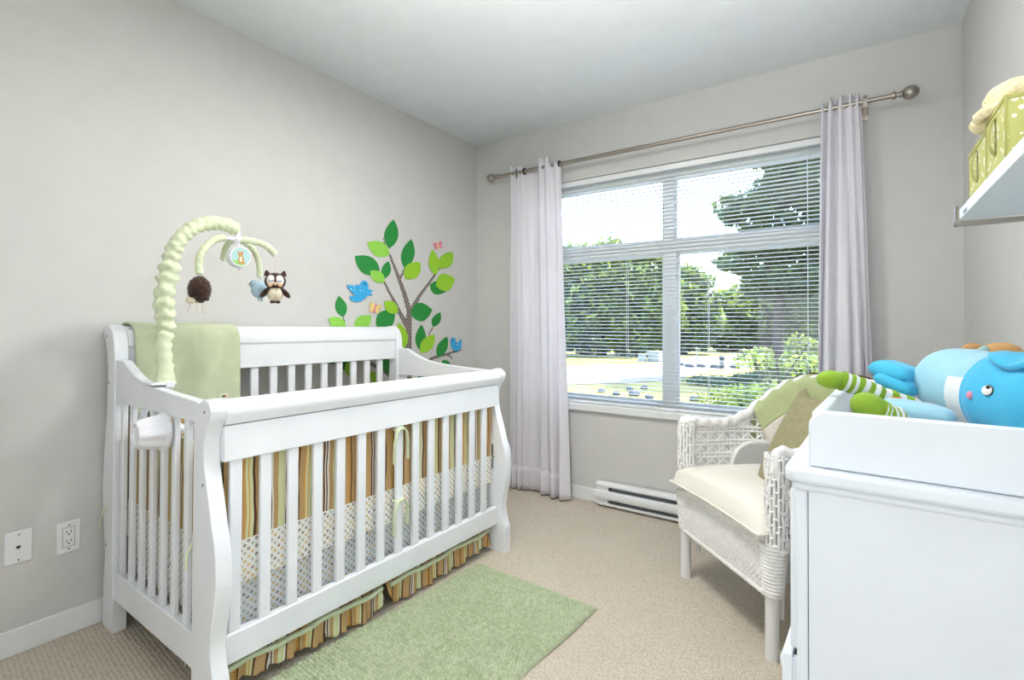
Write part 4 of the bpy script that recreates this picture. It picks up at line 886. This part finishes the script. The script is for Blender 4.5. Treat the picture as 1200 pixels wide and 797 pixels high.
for s in ((.02, .018), (.02, DD-.06), (DW-.06, .018), (DW-.06, DD-.06)): MB().box((s[0], s[1], 0), (s[0]+.045, s[1]+.042, .062)).build('foot', 'dress', dr, bevel=.004)
for i, (z0, z1, o) in enumerate(((.085, .288, 0), (.298, .545, .013), (.556, .825, 0))):
    d = MB(); d.box((.004-o, .0385, z0), (.0205-o, DD-.0385, z1)); fr_ = d.build('drawer', 'dress', dr, bevel=.003)
    bx = MB(); bx.box((.0206-o, .0386, z0+.004), (.03-o+.3, .052, z1-.006)); bx.box((.0202-o, DD-.07, z0+.02), (.03-o+.3, DD-.06, z1-.03)); bx.box((.0202-o, .07, z0+.02), (.33-o, DD-.07, z0+.028)); bx.build('drawer_box', 'dress', fr_)
    for y in ((.235, DD-.235) if o else (.50,)):
        k = MB(); k.lathe([(.007, 0), (.006, .010), (.009, .012), (.016, .016), (.0175, .022), (.014, .028), (.005, .031)], lambda a, b, h_, o=o, y=y, z0=z0, z1=z1: (.004-o-h_, y+a, (z0+z1)/2+b), 18); k.build('knob', 'dress', fr_, smooth=60)
def dpos(x, y, z):
    c, s = math.cos(DZ), math.sin(DZ); return (DL[0]+x*c-y*s, DL[1]+x*s+y*c, z)
TL, TZ = dpos(.033, .022, .8715), math.radians(-3.2)
ty = thing('changing_tray', 'white wooden changing tray with raised sides on top of the dresser', 'changing tray', TL, TZ)
TW, TD, TH = .392, .70, .092
def side_poly(w, r=.026):
    return [(0, 0), (w, 0), (w, TH-r)] + [(w-r+r*math.cos(a), TH-r+r*math.sin(a)) for a in np.linspace(0, PI/2, 7)] + [(r-r*math.sin(a), TH-r+r*math.cos(a)) for a in np.linspace(0, PI/2, 7)]
MB().prism(side_poly(TW), lambda p, q, t: (p, t, q), 0, .018).build('side_board', 'dress', ty, bevel=.003)
MB().prism(side_poly(TW), lambda p, q, t: (p, t, q), TD-.018, TD).build('side_board', 'dress', ty, bevel=.003)
MB().box((.003, .018, 0), (.021, TD-.018, TH-.004)).build('side_board', 'dress', ty, bevel=.003); MB().box((TW-.021, .018, 0), (TW-.003, TD-.018, TH-.004)).build('side_board', 'dress', ty, bevel=.003)
MB().box((.021, .018, .002), (TW-.021, TD-.018, .008)).build('base_board', 'dress', ty)
def tpos(x, y, z):
    c, s = math.cos(TZ), math.sin(TZ); return (TL[0]+x*c-y*s, TL[1]+x*s+y*c, z)
pdn = thing('changing_pad', 'white vinyl changing pad lying inside the tray', 'changing pad', tpos(TW/2, TD/2, .8805), TZ)
m = MB()
def padf(a, b):
    x, y = a*2-1, b*2-1; return (x*.168, y*.326, .018+.010*abs(x)**2.5 - .016*max(abs(x)**10, abs(y)**14))
m.grid(padf, 24, 36); m.grid(lambda a, b: ((a*2-1)*.168, (b*2-1)*.326, 0), 24, 36); m.grid(lambda a, b: ((a*2-1)*.168, -.326, b*padf(a, 0)[2]), 24, 3); m.grid(lambda a, b: ((a*2-1)*.168, .326, b*padf(a, 1)[2]), 24, 3)
m.grid(lambda a, b: (-.168, (a*2-1)*.326, b*padf(0, a)[2]), 36, 3); m.grid(lambda a, b: (.168, (a*2-1)*.326, b*padf(1, a)[2]), 36, 3); m.uv = {}
m.build('cover', 'wwhite', pdn, smooth=60)
m = MB(); m.tube([(-.145+.0022*i, -.11+.006*math.sin(i*1.3), .0265+.003*math.cos(i*.9)) for i in range(26)], .0011, 4); m.build('stitched_squiggle', 'grille', pdn)

# ------------------------------------------------------------------ plush toys in the tray
A, B = Vector((2.434, -1.570, .984)), Vector((2.553, -1.802, .974)); ax = (B-A).normalized(); wl = (B-A).length
wh = thing('whale_plush', 'large blue plush whale with white belly lying across the changing tray', 'plush toy', (2.5, -1.7, .905))
e1 = Vector((0, 0, 1)) - ax*ax.z; e1.normalize(); e2 = ax.cross(e1)     # e2 points away from / towards the viewer
if e2.y > 0: e2 = -e2
def rw(t):
    if t < .16: return .077*math.sqrt(max(0, 1-((.16-t)/.16)**2))**.7
    if t < .65: return .077
    k = min(1, (t-.65)/.06); r_ = .077+.004*k
    if t > 1.02: r_ *= math.sqrt(max(0, 1-((t-1.02)/.27)**2))
    return r_
def wpt(t, th, k=1.0): r_ = rw(t)*k; return A + ax*(t*wl) + e1*(r_*math.cos(th)) + e2*(r_*math.sin(th))
def shell(name, m, t0, t1, a0, a1, k, nu=24, nv=40, full=False):
    g_ = MB()
    def fn(a, b):
        p = wpt(t0+(t1-t0)*a, a0+(a1-a0)*b, k); n_ = noise.noise(p*28)*.0018; return (p.x-2.5, p.y+1.7, p.z-.905+n_)
    g_.grid(fn, nu, nv, cv=full); g_.uv = {}; return g_.build(name, m, wh, smooth=80)
shell('body', 'wblue', .002, .70, 0, 2*PI, 1.0, full=True); shell('head', 'hblue', .635, 1.285, 0, 2*PI, 1.02, 34, full=True)
shell('belly_patch', 'wwhite', .49, .64, 1.15, 2.9, 1.012, 10, 20); shell('belly_patch', 'pinkw', .05, .20, 1.55, 2.5, 1.010, 10, 16)
shell('belly_patch', 'wwhite', .24, .50, 1.95, 2.9, 1.011, 10, 16)
def onhead(name, m, t, th, ra, rb, k=1.03, lift=.002):
    p = wpt(t, th, k); nrm = (wpt(t, th, 1.0) - (A+ax*(t*wl))).normalized(); u_ = ax; v_ = nrm.cross(u_)
    g_ = MB(); R = Matrix((u_, v_, nrm)).transposed(); g_.ell(p-Vector((2.5, -1.7, .905)), (ra, rb, .0035), 20, 8, R); return g_.build(name, m, wh, smooth=60)
onhead('eye_outline', 'black', .89, 1.33, .0115, .0098, 1.02); onhead('eye_white', 'face', .89, 1.33, .0105, .0088, 1.035); onhead('pupil', 'black', .905, 1.27, .0030, .0028, 1.068)
onhead('cheek', 'pink', .755, 1.50, .0062, .0072, 1.025)
g_ = MB()
def earf(a, b):
    t = .75+.42*a; th = .35+.50*b*(.55+.45*math.sin(PI*a)); p = wpt(t, th, 1.06+.10*b+.05*math.sin(a*9)*b); return (p.x-2.5, p.y+1.7, p.z-.905)
g_.grid(earf, 24, 12); g_.uv = {}; g_.build('fin_flap', 'hblue', wh, smooth=80, solid=.008)
def lump(parent, name, m, c, r, R=None, org=(0, 0, 0), amp=.12, pw=1):
    g = MB(); g.ell(Vector(c)-Vector(org), r, 26, 16, R, fn=lambda d: 1+amp*noise.noise(d*2.1+Vector(c)*9)); return g.build(name, m, parent, smooth=80)
WO = (2.5, -1.7, .905)
Rf = Matrix.Rotation(-.55, 3, 'Z') @ Matrix.Rotation(.30, 3, 'Y')
def flukef(c, w, d, h, Rm, org):
    g = MB(); Pq = pillow(w, d, h, pw=.5, corner=-.12); 
    for sgn in (1, -1): g.grid(lambda a, b: tuple(Rm @ Vector(Pq(a, b, sgn)) + Vector(c)-Vector(org)), 18, 18)
    g.uv = {}; return g
flukef((2.358, -1.612, 1.005), .074, .075, .042, Rf, WO).build('tail_fluke', 'hblue', wh, smooth=80)
flukef((2.362, -1.630, .982), .070, .07, .034, Matrix.Rotation(-.5, 3, 'Z') @ Matrix.Rotation(.42, 3, 'Y'), WO).build('tail_fluke', 'hblue', wh, smooth=80)
MB().tube([Vector(q)-Vector(WO) for q in ((2.425, -1.63, .972), (2.405, -1.625, .975), (2.375, -1.62, .985))], [.03, .024, .018], 12).build('tail_stem', 'hblue', wh)
flukef((2.378, -1.770, .945), .105, .07, .036, Matrix.Rotation(-.25, 3, 'Z') @ Matrix.Rotation(.12, 3, 'Y'), WO).build('flipper', 'wblue', wh, smooth=80)
sn = thing('striped_plush', 'green and white striped plush toy with two lime feet at the tray end', 'plush toy', (2.30, -1.72, .905))
SO = Vector((2.30, -1.72, .905))
def limb(pts, r, name='striped_leg'):
    out = [Vector((x, y, z)) for x, y, z in zip(*[np.interp(np.linspace(0, 1, 22), np.linspace(0, 1, len(pts)), [q[i] for q in pts]) for i in range(3)])]
    MB().tube([p-SO for p in out], r, 14, uvs=True, mod=lambda i, j: .05*math.sin(i*1.7)).build(name, 'toy', sn, smooth=70)
limb([(2.262, -1.735, .992), (2.292, -1.725, .982), (2.33, -1.71, .962), (2.385, -1.69, .94)], .0195)
m = MB(); m.ell(Vector((2.248, -1.738, .993))-SO, (.028, .021, .019), 20, 12, Matrix.Rotation(.15, 3, 'Z')); m.build('foot', 'lime', sn, smooth=80)
m = MB(); m.ell(Vector((2.307, -1.815, .952))-SO, (.030, .027, .026), 22, 14, Matrix.Rotation(.5, 3, 'Y')); m.build('foot', 'lime', sn, smooth=80)
limb([(2.318, -1.812, .944), (2.332, -1.806, .936), (2.352, -1.79, .932), (2.39, -1.76, .93)], [.0262-.0003*i for i in range(22)])
m = MB(); m.ell(Vector((2.352, -1.75, .955))-SO, (.018, .012, .012), 14, 8); m.build('nose', 'orange', sn, smooth=80)
td = thing('dog_plush', 'tan plush dog with mint ears lying behind the blue whale', 'plush toy', (2.548, -1.44, .905))
DO = Vector((2.548, -1.44, .905))
m = MB(); m.ell((0, 0, .120), (.045, .042, .044), 24, 14, fn=lambda d: 1+.06*noise.noise(d*3)); m.build('head', 'tan', td, smooth=80)
m = MB(); m.ell((.01, .03, .045), (.05, .07, .042), 20, 12); m.build('body', 'tan', td, smooth=80)
m = MB(); m.ell((-.044, -.012, .138), (.022, .012, .026), 16, 10, Matrix.Rotation(-.7, 3, 'Y')); er = m.build('ear', 'tan', td, smooth=80)
m = MB(); m.ell((-.034, -.0225, .140), (.011, .006, .018), 12, 8, Matrix.Rotation(.4, 3, 'Y')); m.build('ear_lining', 'mint', er, smooth=80)
m = MB(); m.ell((.046, -.012, .118), (.022, .012, .026), 16, 10, Matrix.Rotation(.7, 3, 'Y')); m.build('ear', 'tan', td, smooth=80)
m = MB(); m.ell((.026, -.030, .118), (.024, .018, .022), 16, 10); m.build('face_patch', 'mint', td, smooth=80)
m = MB(); m.ell((.020, -.0475, .124), (.0035, .003, .0035), 8, 6); m.build('eye', 'black', td)

# ================================================================== WALL SHELF, BOXES, HAT
SX, SZ = 2.461, 1.320
sh = thing('wall_shelf', 'white board shelf on a chrome bracket high on the right wall', 'shelf', (W-.1, -2.15, SZ-.012))
so = Vector((W-.1, -2.15, SZ-.012))
def shp(n, a, b, m, **k): 
    mb = MB(); mb.box(Vector(a)-so, Vector(b)-so); return mb.build(n, m, sh, **k)
shp('board', (SX, -2.70, SZ), (W, -1.603, SZ+.022), 'shelf', bevel=.0015)
br = MB(); 
for a, b in (((SX-.006, -1.604, SZ-.011), (W, -1.584, SZ-.002)), ((SX-.006, -1.602, SZ-.011), (SX-.001, -1.586, SZ+.030)), ((W-.006, -1.604, SZ-.012), (W, -1.584, SZ+.04))): br.box(Vector(a)-so, Vector(b)-so)
br.build('bracket', 'chrome', sh, bevel=.001)
br = MB(); br.box(Vector((SX-.004, -2.69, SZ-.011))-so, Vector((W, -2.67, SZ-.001))-so); br.build('bracket', 'chrome', sh, bevel=.001)
shp('price_sticker', (SX-.0006, -1.69, SZ+.004), (SX+.0002, -1.652, SZ+.010), 'grille')
def sbox(y0, y1, hgt, label):
    t = thing('storage_box', label, 'box', (2.56, (y0+y1)/2, SZ+.0225), 0, None); yc = (y0+y1)/2
    x0, x1 = SX+.004, 2.655
    b_ = MB(); b_.box((x0-2.56, y0-yc, 0), (x1-2.56, y1-yc, hgt)); b_.build('box_body', 'box', t, bevel=.002)
    r_ = MB(); r_.box((x0-2.5615, y0-yc-.0012, hgt-.006), (x1-2.5585, y1-yc+.0012, hgt+.0012)); r_.build('rim', 'boxrim', t, bevel=.001)
    e_ = MB()
    for yy in (y0-yc, y1-yc): e_.box((x0-2.5607, yy-.0018, 0), (x0-2.5585, yy+.0018, hgt)); 
    e_.build('edge_binding', 'boxrim', t)
    l_ = MB(); l_.tube([(x0-2.56-.001-.007*math.sin(PI*s)**.6*(1 if s < .5 else 1), 0, hgt*.86-.055*s) for s in np.linspace(0, 1, 12)], .0075, 8, flat=.16, up=(1, 0, 0)); l_.build('pull_loop', 'boxrim', t)
    return t
sbox(-1.842, -1.692, .084, 'olive green spotted storage box at the window end of shelf'); sbox(-1.972, -1.846, .094, 'larger olive green spotted storage box nearer on the shelf')
ha = thing('knit_hat', 'cream fuzzy baby hat lying on top of the spotted boxes', 'hat', (2.497, -1.858, SZ+.0225+.0955))
m = MB(); m.ell((0, 0, .028), (.038, .046, .030), 36, 20, fn=lambda d: 1+.06*noise.noise(d*9)); m.ell((-.012, .040, .006), (.038, .032, .018), 24, 12, fn=lambda d: 1+.06*noise.noise(d*9)); m.build('crown', 'hat', ha, smooth=80)
m = MB(); m.tube([(.042*math.cos(a), .050*math.sin(a), .008) for a in np.linspace(0, 2*PI, 36, endpoint=False)], .0085, 10, closed=True, mod=lambda i, j: .2*noise.noise(Vector((i*.9, j*.7, 0)))); m.build('brim', 'hat', ha, smooth=80)

# ================================================================== RUG
rg = thing('area_rug', 'sage green nubby cotton rug on the beige carpet beside crib', 'rug', (1.165, -1.13, 0), math.radians(-3.0))
NX, NY = 42, 78; rw_, rl_ = .60, 1.12
hn = rng.random((NX*NY+200))
def rugf(a, b):
    x, y = a*NX, b*NY; r_ = int(y); ox = x+(.5 if r_ % 2 else 0); cx_, cy = ox-math.floor(ox)-.5, y-r_-.5
    d = max(0, 1-(cx_*cx_+cy*cy)*3.3); hh = .0030+.0105*d**.6*(.75+.5*hn[(int(ox)+r_*NX) % len(hn)])
    if a in (0, 1) or b in (0, 1): hh = .001
    wob = .004*math.sin(b*11) if a > .5 else .003*math.sin(b*7)
    return ((a-.5)*rw_+wob, -b*rl_, hh+.003)
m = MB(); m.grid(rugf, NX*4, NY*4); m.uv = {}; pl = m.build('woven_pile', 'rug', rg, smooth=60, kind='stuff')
m = MB(); m.box((-.302, -.002, .001), (.302, .012, .0085)); m.build('hem', 'hem', rg, bevel=.003)
m = MB(); m.box((-.302, -rl_-.012, .001), (.302, -rl_+.002, .0085)); m.build('hem', 'hem', rg, bevel=.003)
m = MB(); m.box((-.297, -rl_, .0005), (.297, 0, .003)); m.build('backing', 'hem', rg)

# ================================================================== CEILING LAMP (just above the frame)
lp = thing('ceiling_lamp', 'flush ceiling lamp with bronze rim in the middle of the ceiling', 'lamp', (1.25, -1.468, H-.10))
m = MB(); m.lathe([(.05, .10), (.16, .10), (.168, .092), (.168, .075), (.155, .07), (.06, .07)], lambda a, b, h_: (a, b, h_), 40); m.build('rim', 'lampg', lp)
m = MB(); m.lathe([(.001, .012)]+[(.15*math.sin(t), .075-.062*math.cos(t)) for t in np.linspace(.05, PI/2, 10)], lambda a, b, h_: (a, b, h_), 40); m.build('glass_bowl', 'lampglass', lp, smooth=80)
ld = bpy.data.lights.new('ceiling_bulb', 'AREA'); lo = bpy.data.objects.new('ceiling_bulb', ld); COL.objects.link(lo)
ld.shape = 'DISK'; ld.size = .30; ld.energy = 17; ld.color = (1, .965, .93); lo.location = (1.25, -1.468, H-.105)

# ================================================================== OUTSIDE
GZ = -.6
def ground(name, poly, z0, z1, m): return struct(MB().prism(poly, lambda p, q, t: (p, q, t), z0, z1).build(name, m, smooth=0))
ground('lawn', [(-70, .4), (50, .4), (50, 120), (-70, 120)], GZ-.3, GZ, 'lawn')
ground('driveway', [(-14, 6.0), (-4.73, 10.2), (-3.61, 11.62), (-2.64, 13.28), (-2.47, 14.78), (-2.41, 18.2), (-1.35, 21.18), (.93, 24.86), (6, 29), (6, 38), (.47, 34.4), (-3.72, 32.1), (-5.6, 26), (-4.87, 20.9), (-8.05, 16.44), (-18, 14)], GZ, GZ+.03, 'sand')
ground('house_foundation', [(-.15, .0), (W+.15, 0), (W+.15, .16), (-.15, .16)], GZ-.1, -.12, 'stone')
def eave():
    return struct(MB().box((-1.5, YB-.6, H+.15), (W+1.5, .45, H+.30)).build('roof', 'stone', smooth=0))
eave()
def leaves(name, blobs, n, size, m, parent, org, seed=1, fill=.35):
    g = np.random.default_rng(seed); blobs = np.array(blobs, float); vol = blobs[:, 3]*blobs[:, 4]*blobs[:, 5]; pick = g.choice(len(blobs), n, p=vol**.75/np.sum(vol**.75))
    d = g.normal(size=(n, 3)); d /= np.linalg.norm(d, axis=1)[:, None]; rr = (fill + (1-fill)*g.random(n)**.5)[:, None]
    lump_ = 1+.22*np.sin(d[:, :1]*5+pick[:, None]*2)*np.cos(d[:, 2:]*6+pick[:, None])
    c = blobs[pick, :3] + d*rr*lump_*blobs[pick, 3:6]
    ok = c[:, 2] > GZ+.05; c, d = c[ok], d[ok]; n = len(c)
    nr = d*.6 + g.normal(size=(n, 3))*.7 + np.array([0, 0, .35]); nr /= np.linalg.norm(nr, axis=1)[:, None]
    a = np.cross(nr, g.normal(size=(n, 3))); a /= np.linalg.norm(a, axis=1)[:, None]; b = np.cross(nr, a)
    s = (size*(.6+.8*g.random(n)))[:, None]; o = np.array(org)
    V = np.stack([c-a*s, c-b*s*.42, c+a*s, c+b*s*.42], 1) - o
    me = bpy.data.meshes.new(name); me.vertices.add(n*4); me.loops.add(n*4); me.polygons.add(n)
    me.vertices.foreach_set('co', V.ravel()); me.loops.foreach_set('vertex_index', np.arange(n*4)); me.polygons.foreach_set('loop_start', np.arange(0, n*4, 4))
    me.update(calc_edges=True); me.validate(); me.materials.append(M[m]); o_ = bpy.data.objects.new(name, me); COL.objects.link(o_); o_.parent = parent; o_['kind'] = 'stuff'; return o_
def tree(name, label, cat, x, y, blobs, n, size, m, trunk=None, seed=1, fill=.35, branches=(), m2=None):
    t = thing(name, label, cat, (x, y, GZ)); org = (x, y, GZ)
    bl_ = [(x+b[0], y+b[1], GZ+b[2], b[3], b[4], b[5]) for b in blobs]
    leaves('foliage', bl_, n, size, m, t, org, seed, fill)
    if m2: leaves('young_foliage', [(q[0], q[1]-.05, q[2]+q[5]*.2, q[3]*1.03, q[4]*1.03, q[5]*.95) for q in bl_], n//4, size, m2, t, org, seed+50, .8)
    if trunk:
        r, h = trunk; MB().tube([(0, 0, -.05), (.05*h*.2, .0, h*.4), (.02, .05, h*.75), (-.05*h*.1, 0, h)], [r*1.25, r, r*.75, r*.35], 10).build('trunk', 'bark', t)
    for bpts, r in branches: MB().tube(bpts, [r, r*.8, r*.4][:len(bpts)], 6).build('branch', 'bark', t)
    return t
spec = [ # x, y, height, spread, kind
 (-18.2, 24.5, 6.0, 3.2, 'leafb', 'dark tree at the far left end of the grove, behind the curtain'),
 (-15.2, 26.0, 6.9, 3.2, 'leafa', 'tall green tree at the left edge of the window view'), (-12.6, 25.0, 6.5, 2.9, 'leafb', 'dark full tree behind the gravel left of centre'),
 (-10.4, 26.5, 6.9, 2.8, 'leafa', 'broad green tree above the gravel drive'), (-8.4, 27.5, 6.4, 2.5, 'leafa', 'light green tree behind the pale utility boxes'),
 (-6.9, 31.5, 5.6, 2.3, 'leafb', 'dark tree just right of the window mullion'), (-4.9, 37.5, 4.6, 2.4, 'leafa', 'lower green tree in the gap left of the big tree'),
 (-1.6, 39.0, 4.8, 3.0, 'leafb', 'dark tree in the distance behind the big trunk'), (1.6, 36.0, 6.8, 3.4, 'leafb', 'dark tree at far right behind the big tree')]
for i, (x, y, h, s, m, lab) in enumerate(spec):
    bl_ = [(0, 0, h*.66, s*.8, s*.8, h*.34), (-s*.45, -.4, h*.45, s*.62, s*.6, h*.36), (s*.5, -.3, h*.42, s*.6, s*.6, h*.34), (0, -.8, h*.25, s*.85, s*.6, h*.26), (s*.2, .2, h*.82, s*.45, s*.45, h*.19)]
    tree('grove_tree', lab, 'tree', x, y, bl_, 7500, .20, m, (.22, h*.7), 10+i, .5, m2='leafc')
tree('big_tree', 'tall dark shade tree with open crown right of the window mullion', 'tree', .15, 16.5,
     [(.35, 0, 7.4, 1.05, 1.1, .9), (1.0, 0, 8.9, 1.5, 1.3, 1.1), (-.85, -.2, 5.7, 1.05, 1.0, .62), (1.5, .2, 6.4, 1.4, 1.4, 1.3), (.1, -.1, 6.3, .9, .9, .6), (.0, 0, 4.6, 1.25, 1.2, .8), (1.9, 0, 4.6, 1.5, 1.3, 1.0), (.3, .4, 3.3, 1.5, 1.3, .8), (-1.25, 0, 4.0, .7, .7, .4), (1.9, 0, 2.6, 1.3, 1.1, .8)], 12500, .15, 'leafb', (.15, 6.5), 77, .25,
     [([(0, 0, 3.2), (-.6, -.2, 4.6), (-1.1, -.2, 5.6)], .10), ([(0, 0, 3.6), (.9, .1, 4.9), (1.7, .2, 6.0)], .10)], m2='leafa')
tree('yellow_green_shrub', 'bright yellow green shrub below the big tree near the house', 'shrub', 1.34, 5.6,
     [(0, 0, .80, .26, .3, .16), (-.30, 0, 1.22, .30, .3, .15), (.30, .1, 1.16, .34, .3, .20), (.25, -.1, .40, .34, .3, .25)], 480, .05, 'leafc', (.025, 1.3), 31, .3,
     [([(0, 0, .5), (.12, -.05, 1.0), (.42, -.1, 1.5)], .018), ([(0, 0, .5), (-.2, 0, 1.0), (-.42, -.1, 1.5)], .014)], m2='leafa')
tree('climbing_shrub', 'tall yellow green shrub beside the right curtain', 'shrub', 2.25, 4.4,
     [(0, 0, 1.3, .26, .25, .55), (-.05, 0, 2.0, .25, .22, .45), (.05, 0, .6, .3, .28, .45)], 1300, .05, 'leafc', (.02, 2.0), 33, .2, m2='leafa')
tree('low_bush', 'low light green bush on the lawn below the window', 'shrub', .35, 7.6, [(0, 0, .28, .55, .4, .3), (.4, .2, .3, .4, .35, .3)], 1300, .05, 'leafc', None, 35, .3, m2='leafa')
tree('low_bush', 'rounded bush by the gravel edge right of the bollard', 'shrub', -.2, 18.6, [(0, 0, .5, .9, .7, .5), (.9, .2, .7, .9, .7, .65)], 2000, .09, 'leafa', None, 36, .3, m2='leafc')
tree('low_bush', 'dark bush at the lawn edge under the big tree', 'shrub', 1.35, 12.5, [(0, 0, .5, 1.0, .7, .5), (.9, .2, .6, .8, .7, .5)], 2600, .08, 'leafb', None, 37, .3, m2='leafa')
tree('low_bush', 'dark ground cover bush added to deepen the lawn shade under the big tree', 'shrub', -1.0, 13.2, [(0, 0, .1, 1.1, .8, .16), (1.3, .2, .2, .9, .7, .26)], 2200, .08, 'leafb', None, 38, .2)  # added bush, its dark leaves stand in for the tree's shadow on the grass
tree('low_bush', 'dark ground cover bush added to deepen the lawn shade nearest the window', 'shrub', .75, 10.4, [(0, 0, .2, .9, .6, .26), (.9, .2, .25, .8, .6, .32)], 1800, .07, 'leafb', None, 39, .2)  # also added, to darken the lawn along the tree's shadow band
rocks = [(-3.11, 9.5, 0.09), (-2.61, 9.25, 0.09), (-2.65, 10.3, 0.09), (-2.19, 9.37, 0.12), (-2.46, 10.91, 0.09), (-1.74, 9.14, 0.09), (-0.75, 9.36, 0.11), (-4.04, 20.25, 0.17), (-3.45, 19.51, 0.17), (-3.07, 19.81, 0.17), (-2.48, 19.72, 0.17), (-1.82, 20.24, 0.17)]
plc = ['leftmost of the near rocks', 'second from the left of the near rocks', 'set behind the largest near rock', 'largest of the near rocks', 'right of the largest near rock, further back', 'rightmost near rock left of the mullion', 'alone in the right pane near the sill', 'leftmost of the far row right of the mullion', 'second of the far row along the drive', 'far row, just right of the white post', 'far row, just left of the dark bollard', 'far row, right of the dark bollard']
for (x, y, r), w_ in zip(rocks, plc):
    t = thing('boulder', 'grey boulder outside, ' + w_, 'rock', (x, y, GZ), 0, 'boulders along the drive')
    sd_ = random.random()*9; m = MB(); m.ell((0, 0, r*.45), (r*1.15, r*.9, r*.7), 18, 12, fn=lambda d: 1+.22*noise.noise(d*1.8+Vector((sd_, 0, 0)))); m.build('stone', 'concrete', t, smooth=50)
def util(x, y, w, h, label):
    t = thing('utility_box', label, 'utility box', (x, y, GZ)); MB().box((-w/2, -w/2, .04), (w/2, w/2, h)).build('cabinet', 'util', t, bevel=.02)
    MB().box((-w/2-.03, -w/2-.03, h), (w/2+.03, w/2+.03, h+.04)).build('lid', 'util', t, bevel=.01); MB().box((-w/2-.05, -w/2-.05, -.02), (w/2+.05, w/2+.05, .04)).build('plinth', 'concrete', t)
    MB().box((w*.2, -w/2-.012, h*.45), (w*.28, -w/2, h*.6)).build('latch', 'grille', t)
util(-6.35, 22.0, .34, .36, 'small pale utility box at the edge of the gravel'); util(-5.85, 22.4, .56, .48, 'larger pale utility box at the edge of the gravel')
t = thing('bollard', 'short dark bollard with white band standing among the drive boulders', 'bollard', (-2.18, 19.55, GZ))
m = MB(); m.lathe([(.14, 0), (.14, .05), (.095, .07), (.09, .2), (.09, .44), (.12, .46), (.11, .54), (.05, .58)], lambda a, b, h_: (a, b, h_), 14); m.build('post', 'blackp', t)
m = MB(); m.lathe([(.097, .24), (.097, .34)], lambda a, b, h_: (a, b, h_), 14); m.build('band', 'util', t)
t = thing('marker_post', 'thin white marker post beside the gravel drive', 'post', (-3.13, 19.4, GZ)); MB().tube([(0, 0, 0), (0, 0, .78)], .022, 8).build('post', 'util', t); MB().ell((0, 0, .82), (.06, .06, .06), 10, 8).build('cap', 'util', t)

# ------------------------------------------------------------------ put each thing's empty at the middle of its base
bpy.context.view_layer.update()
for r in ROOTS:
    ch = [c for c in r.children]
    if not ch: continue
    inv = r.matrix_world.inverted(); lo_, hi_ = Vector((1e9,)*3), Vector((-1e9,)*3)
    for c in r.children_recursive:
        if c.type != 'MESH': continue
        mw = inv @ c.matrix_world
        for q in c.bound_box:
            p = mw @ Vector(q)
            for i in range(3): lo_[i] = min(lo_[i], p[i]); hi_[i] = max(hi_[i], p[i])
    b = Vector(((lo_.x+hi_.x)/2, (lo_.y+hi_.y)/2, lo_.z)); r.location = r.matrix_world @ b
    for c in ch: c.location = c.location - b
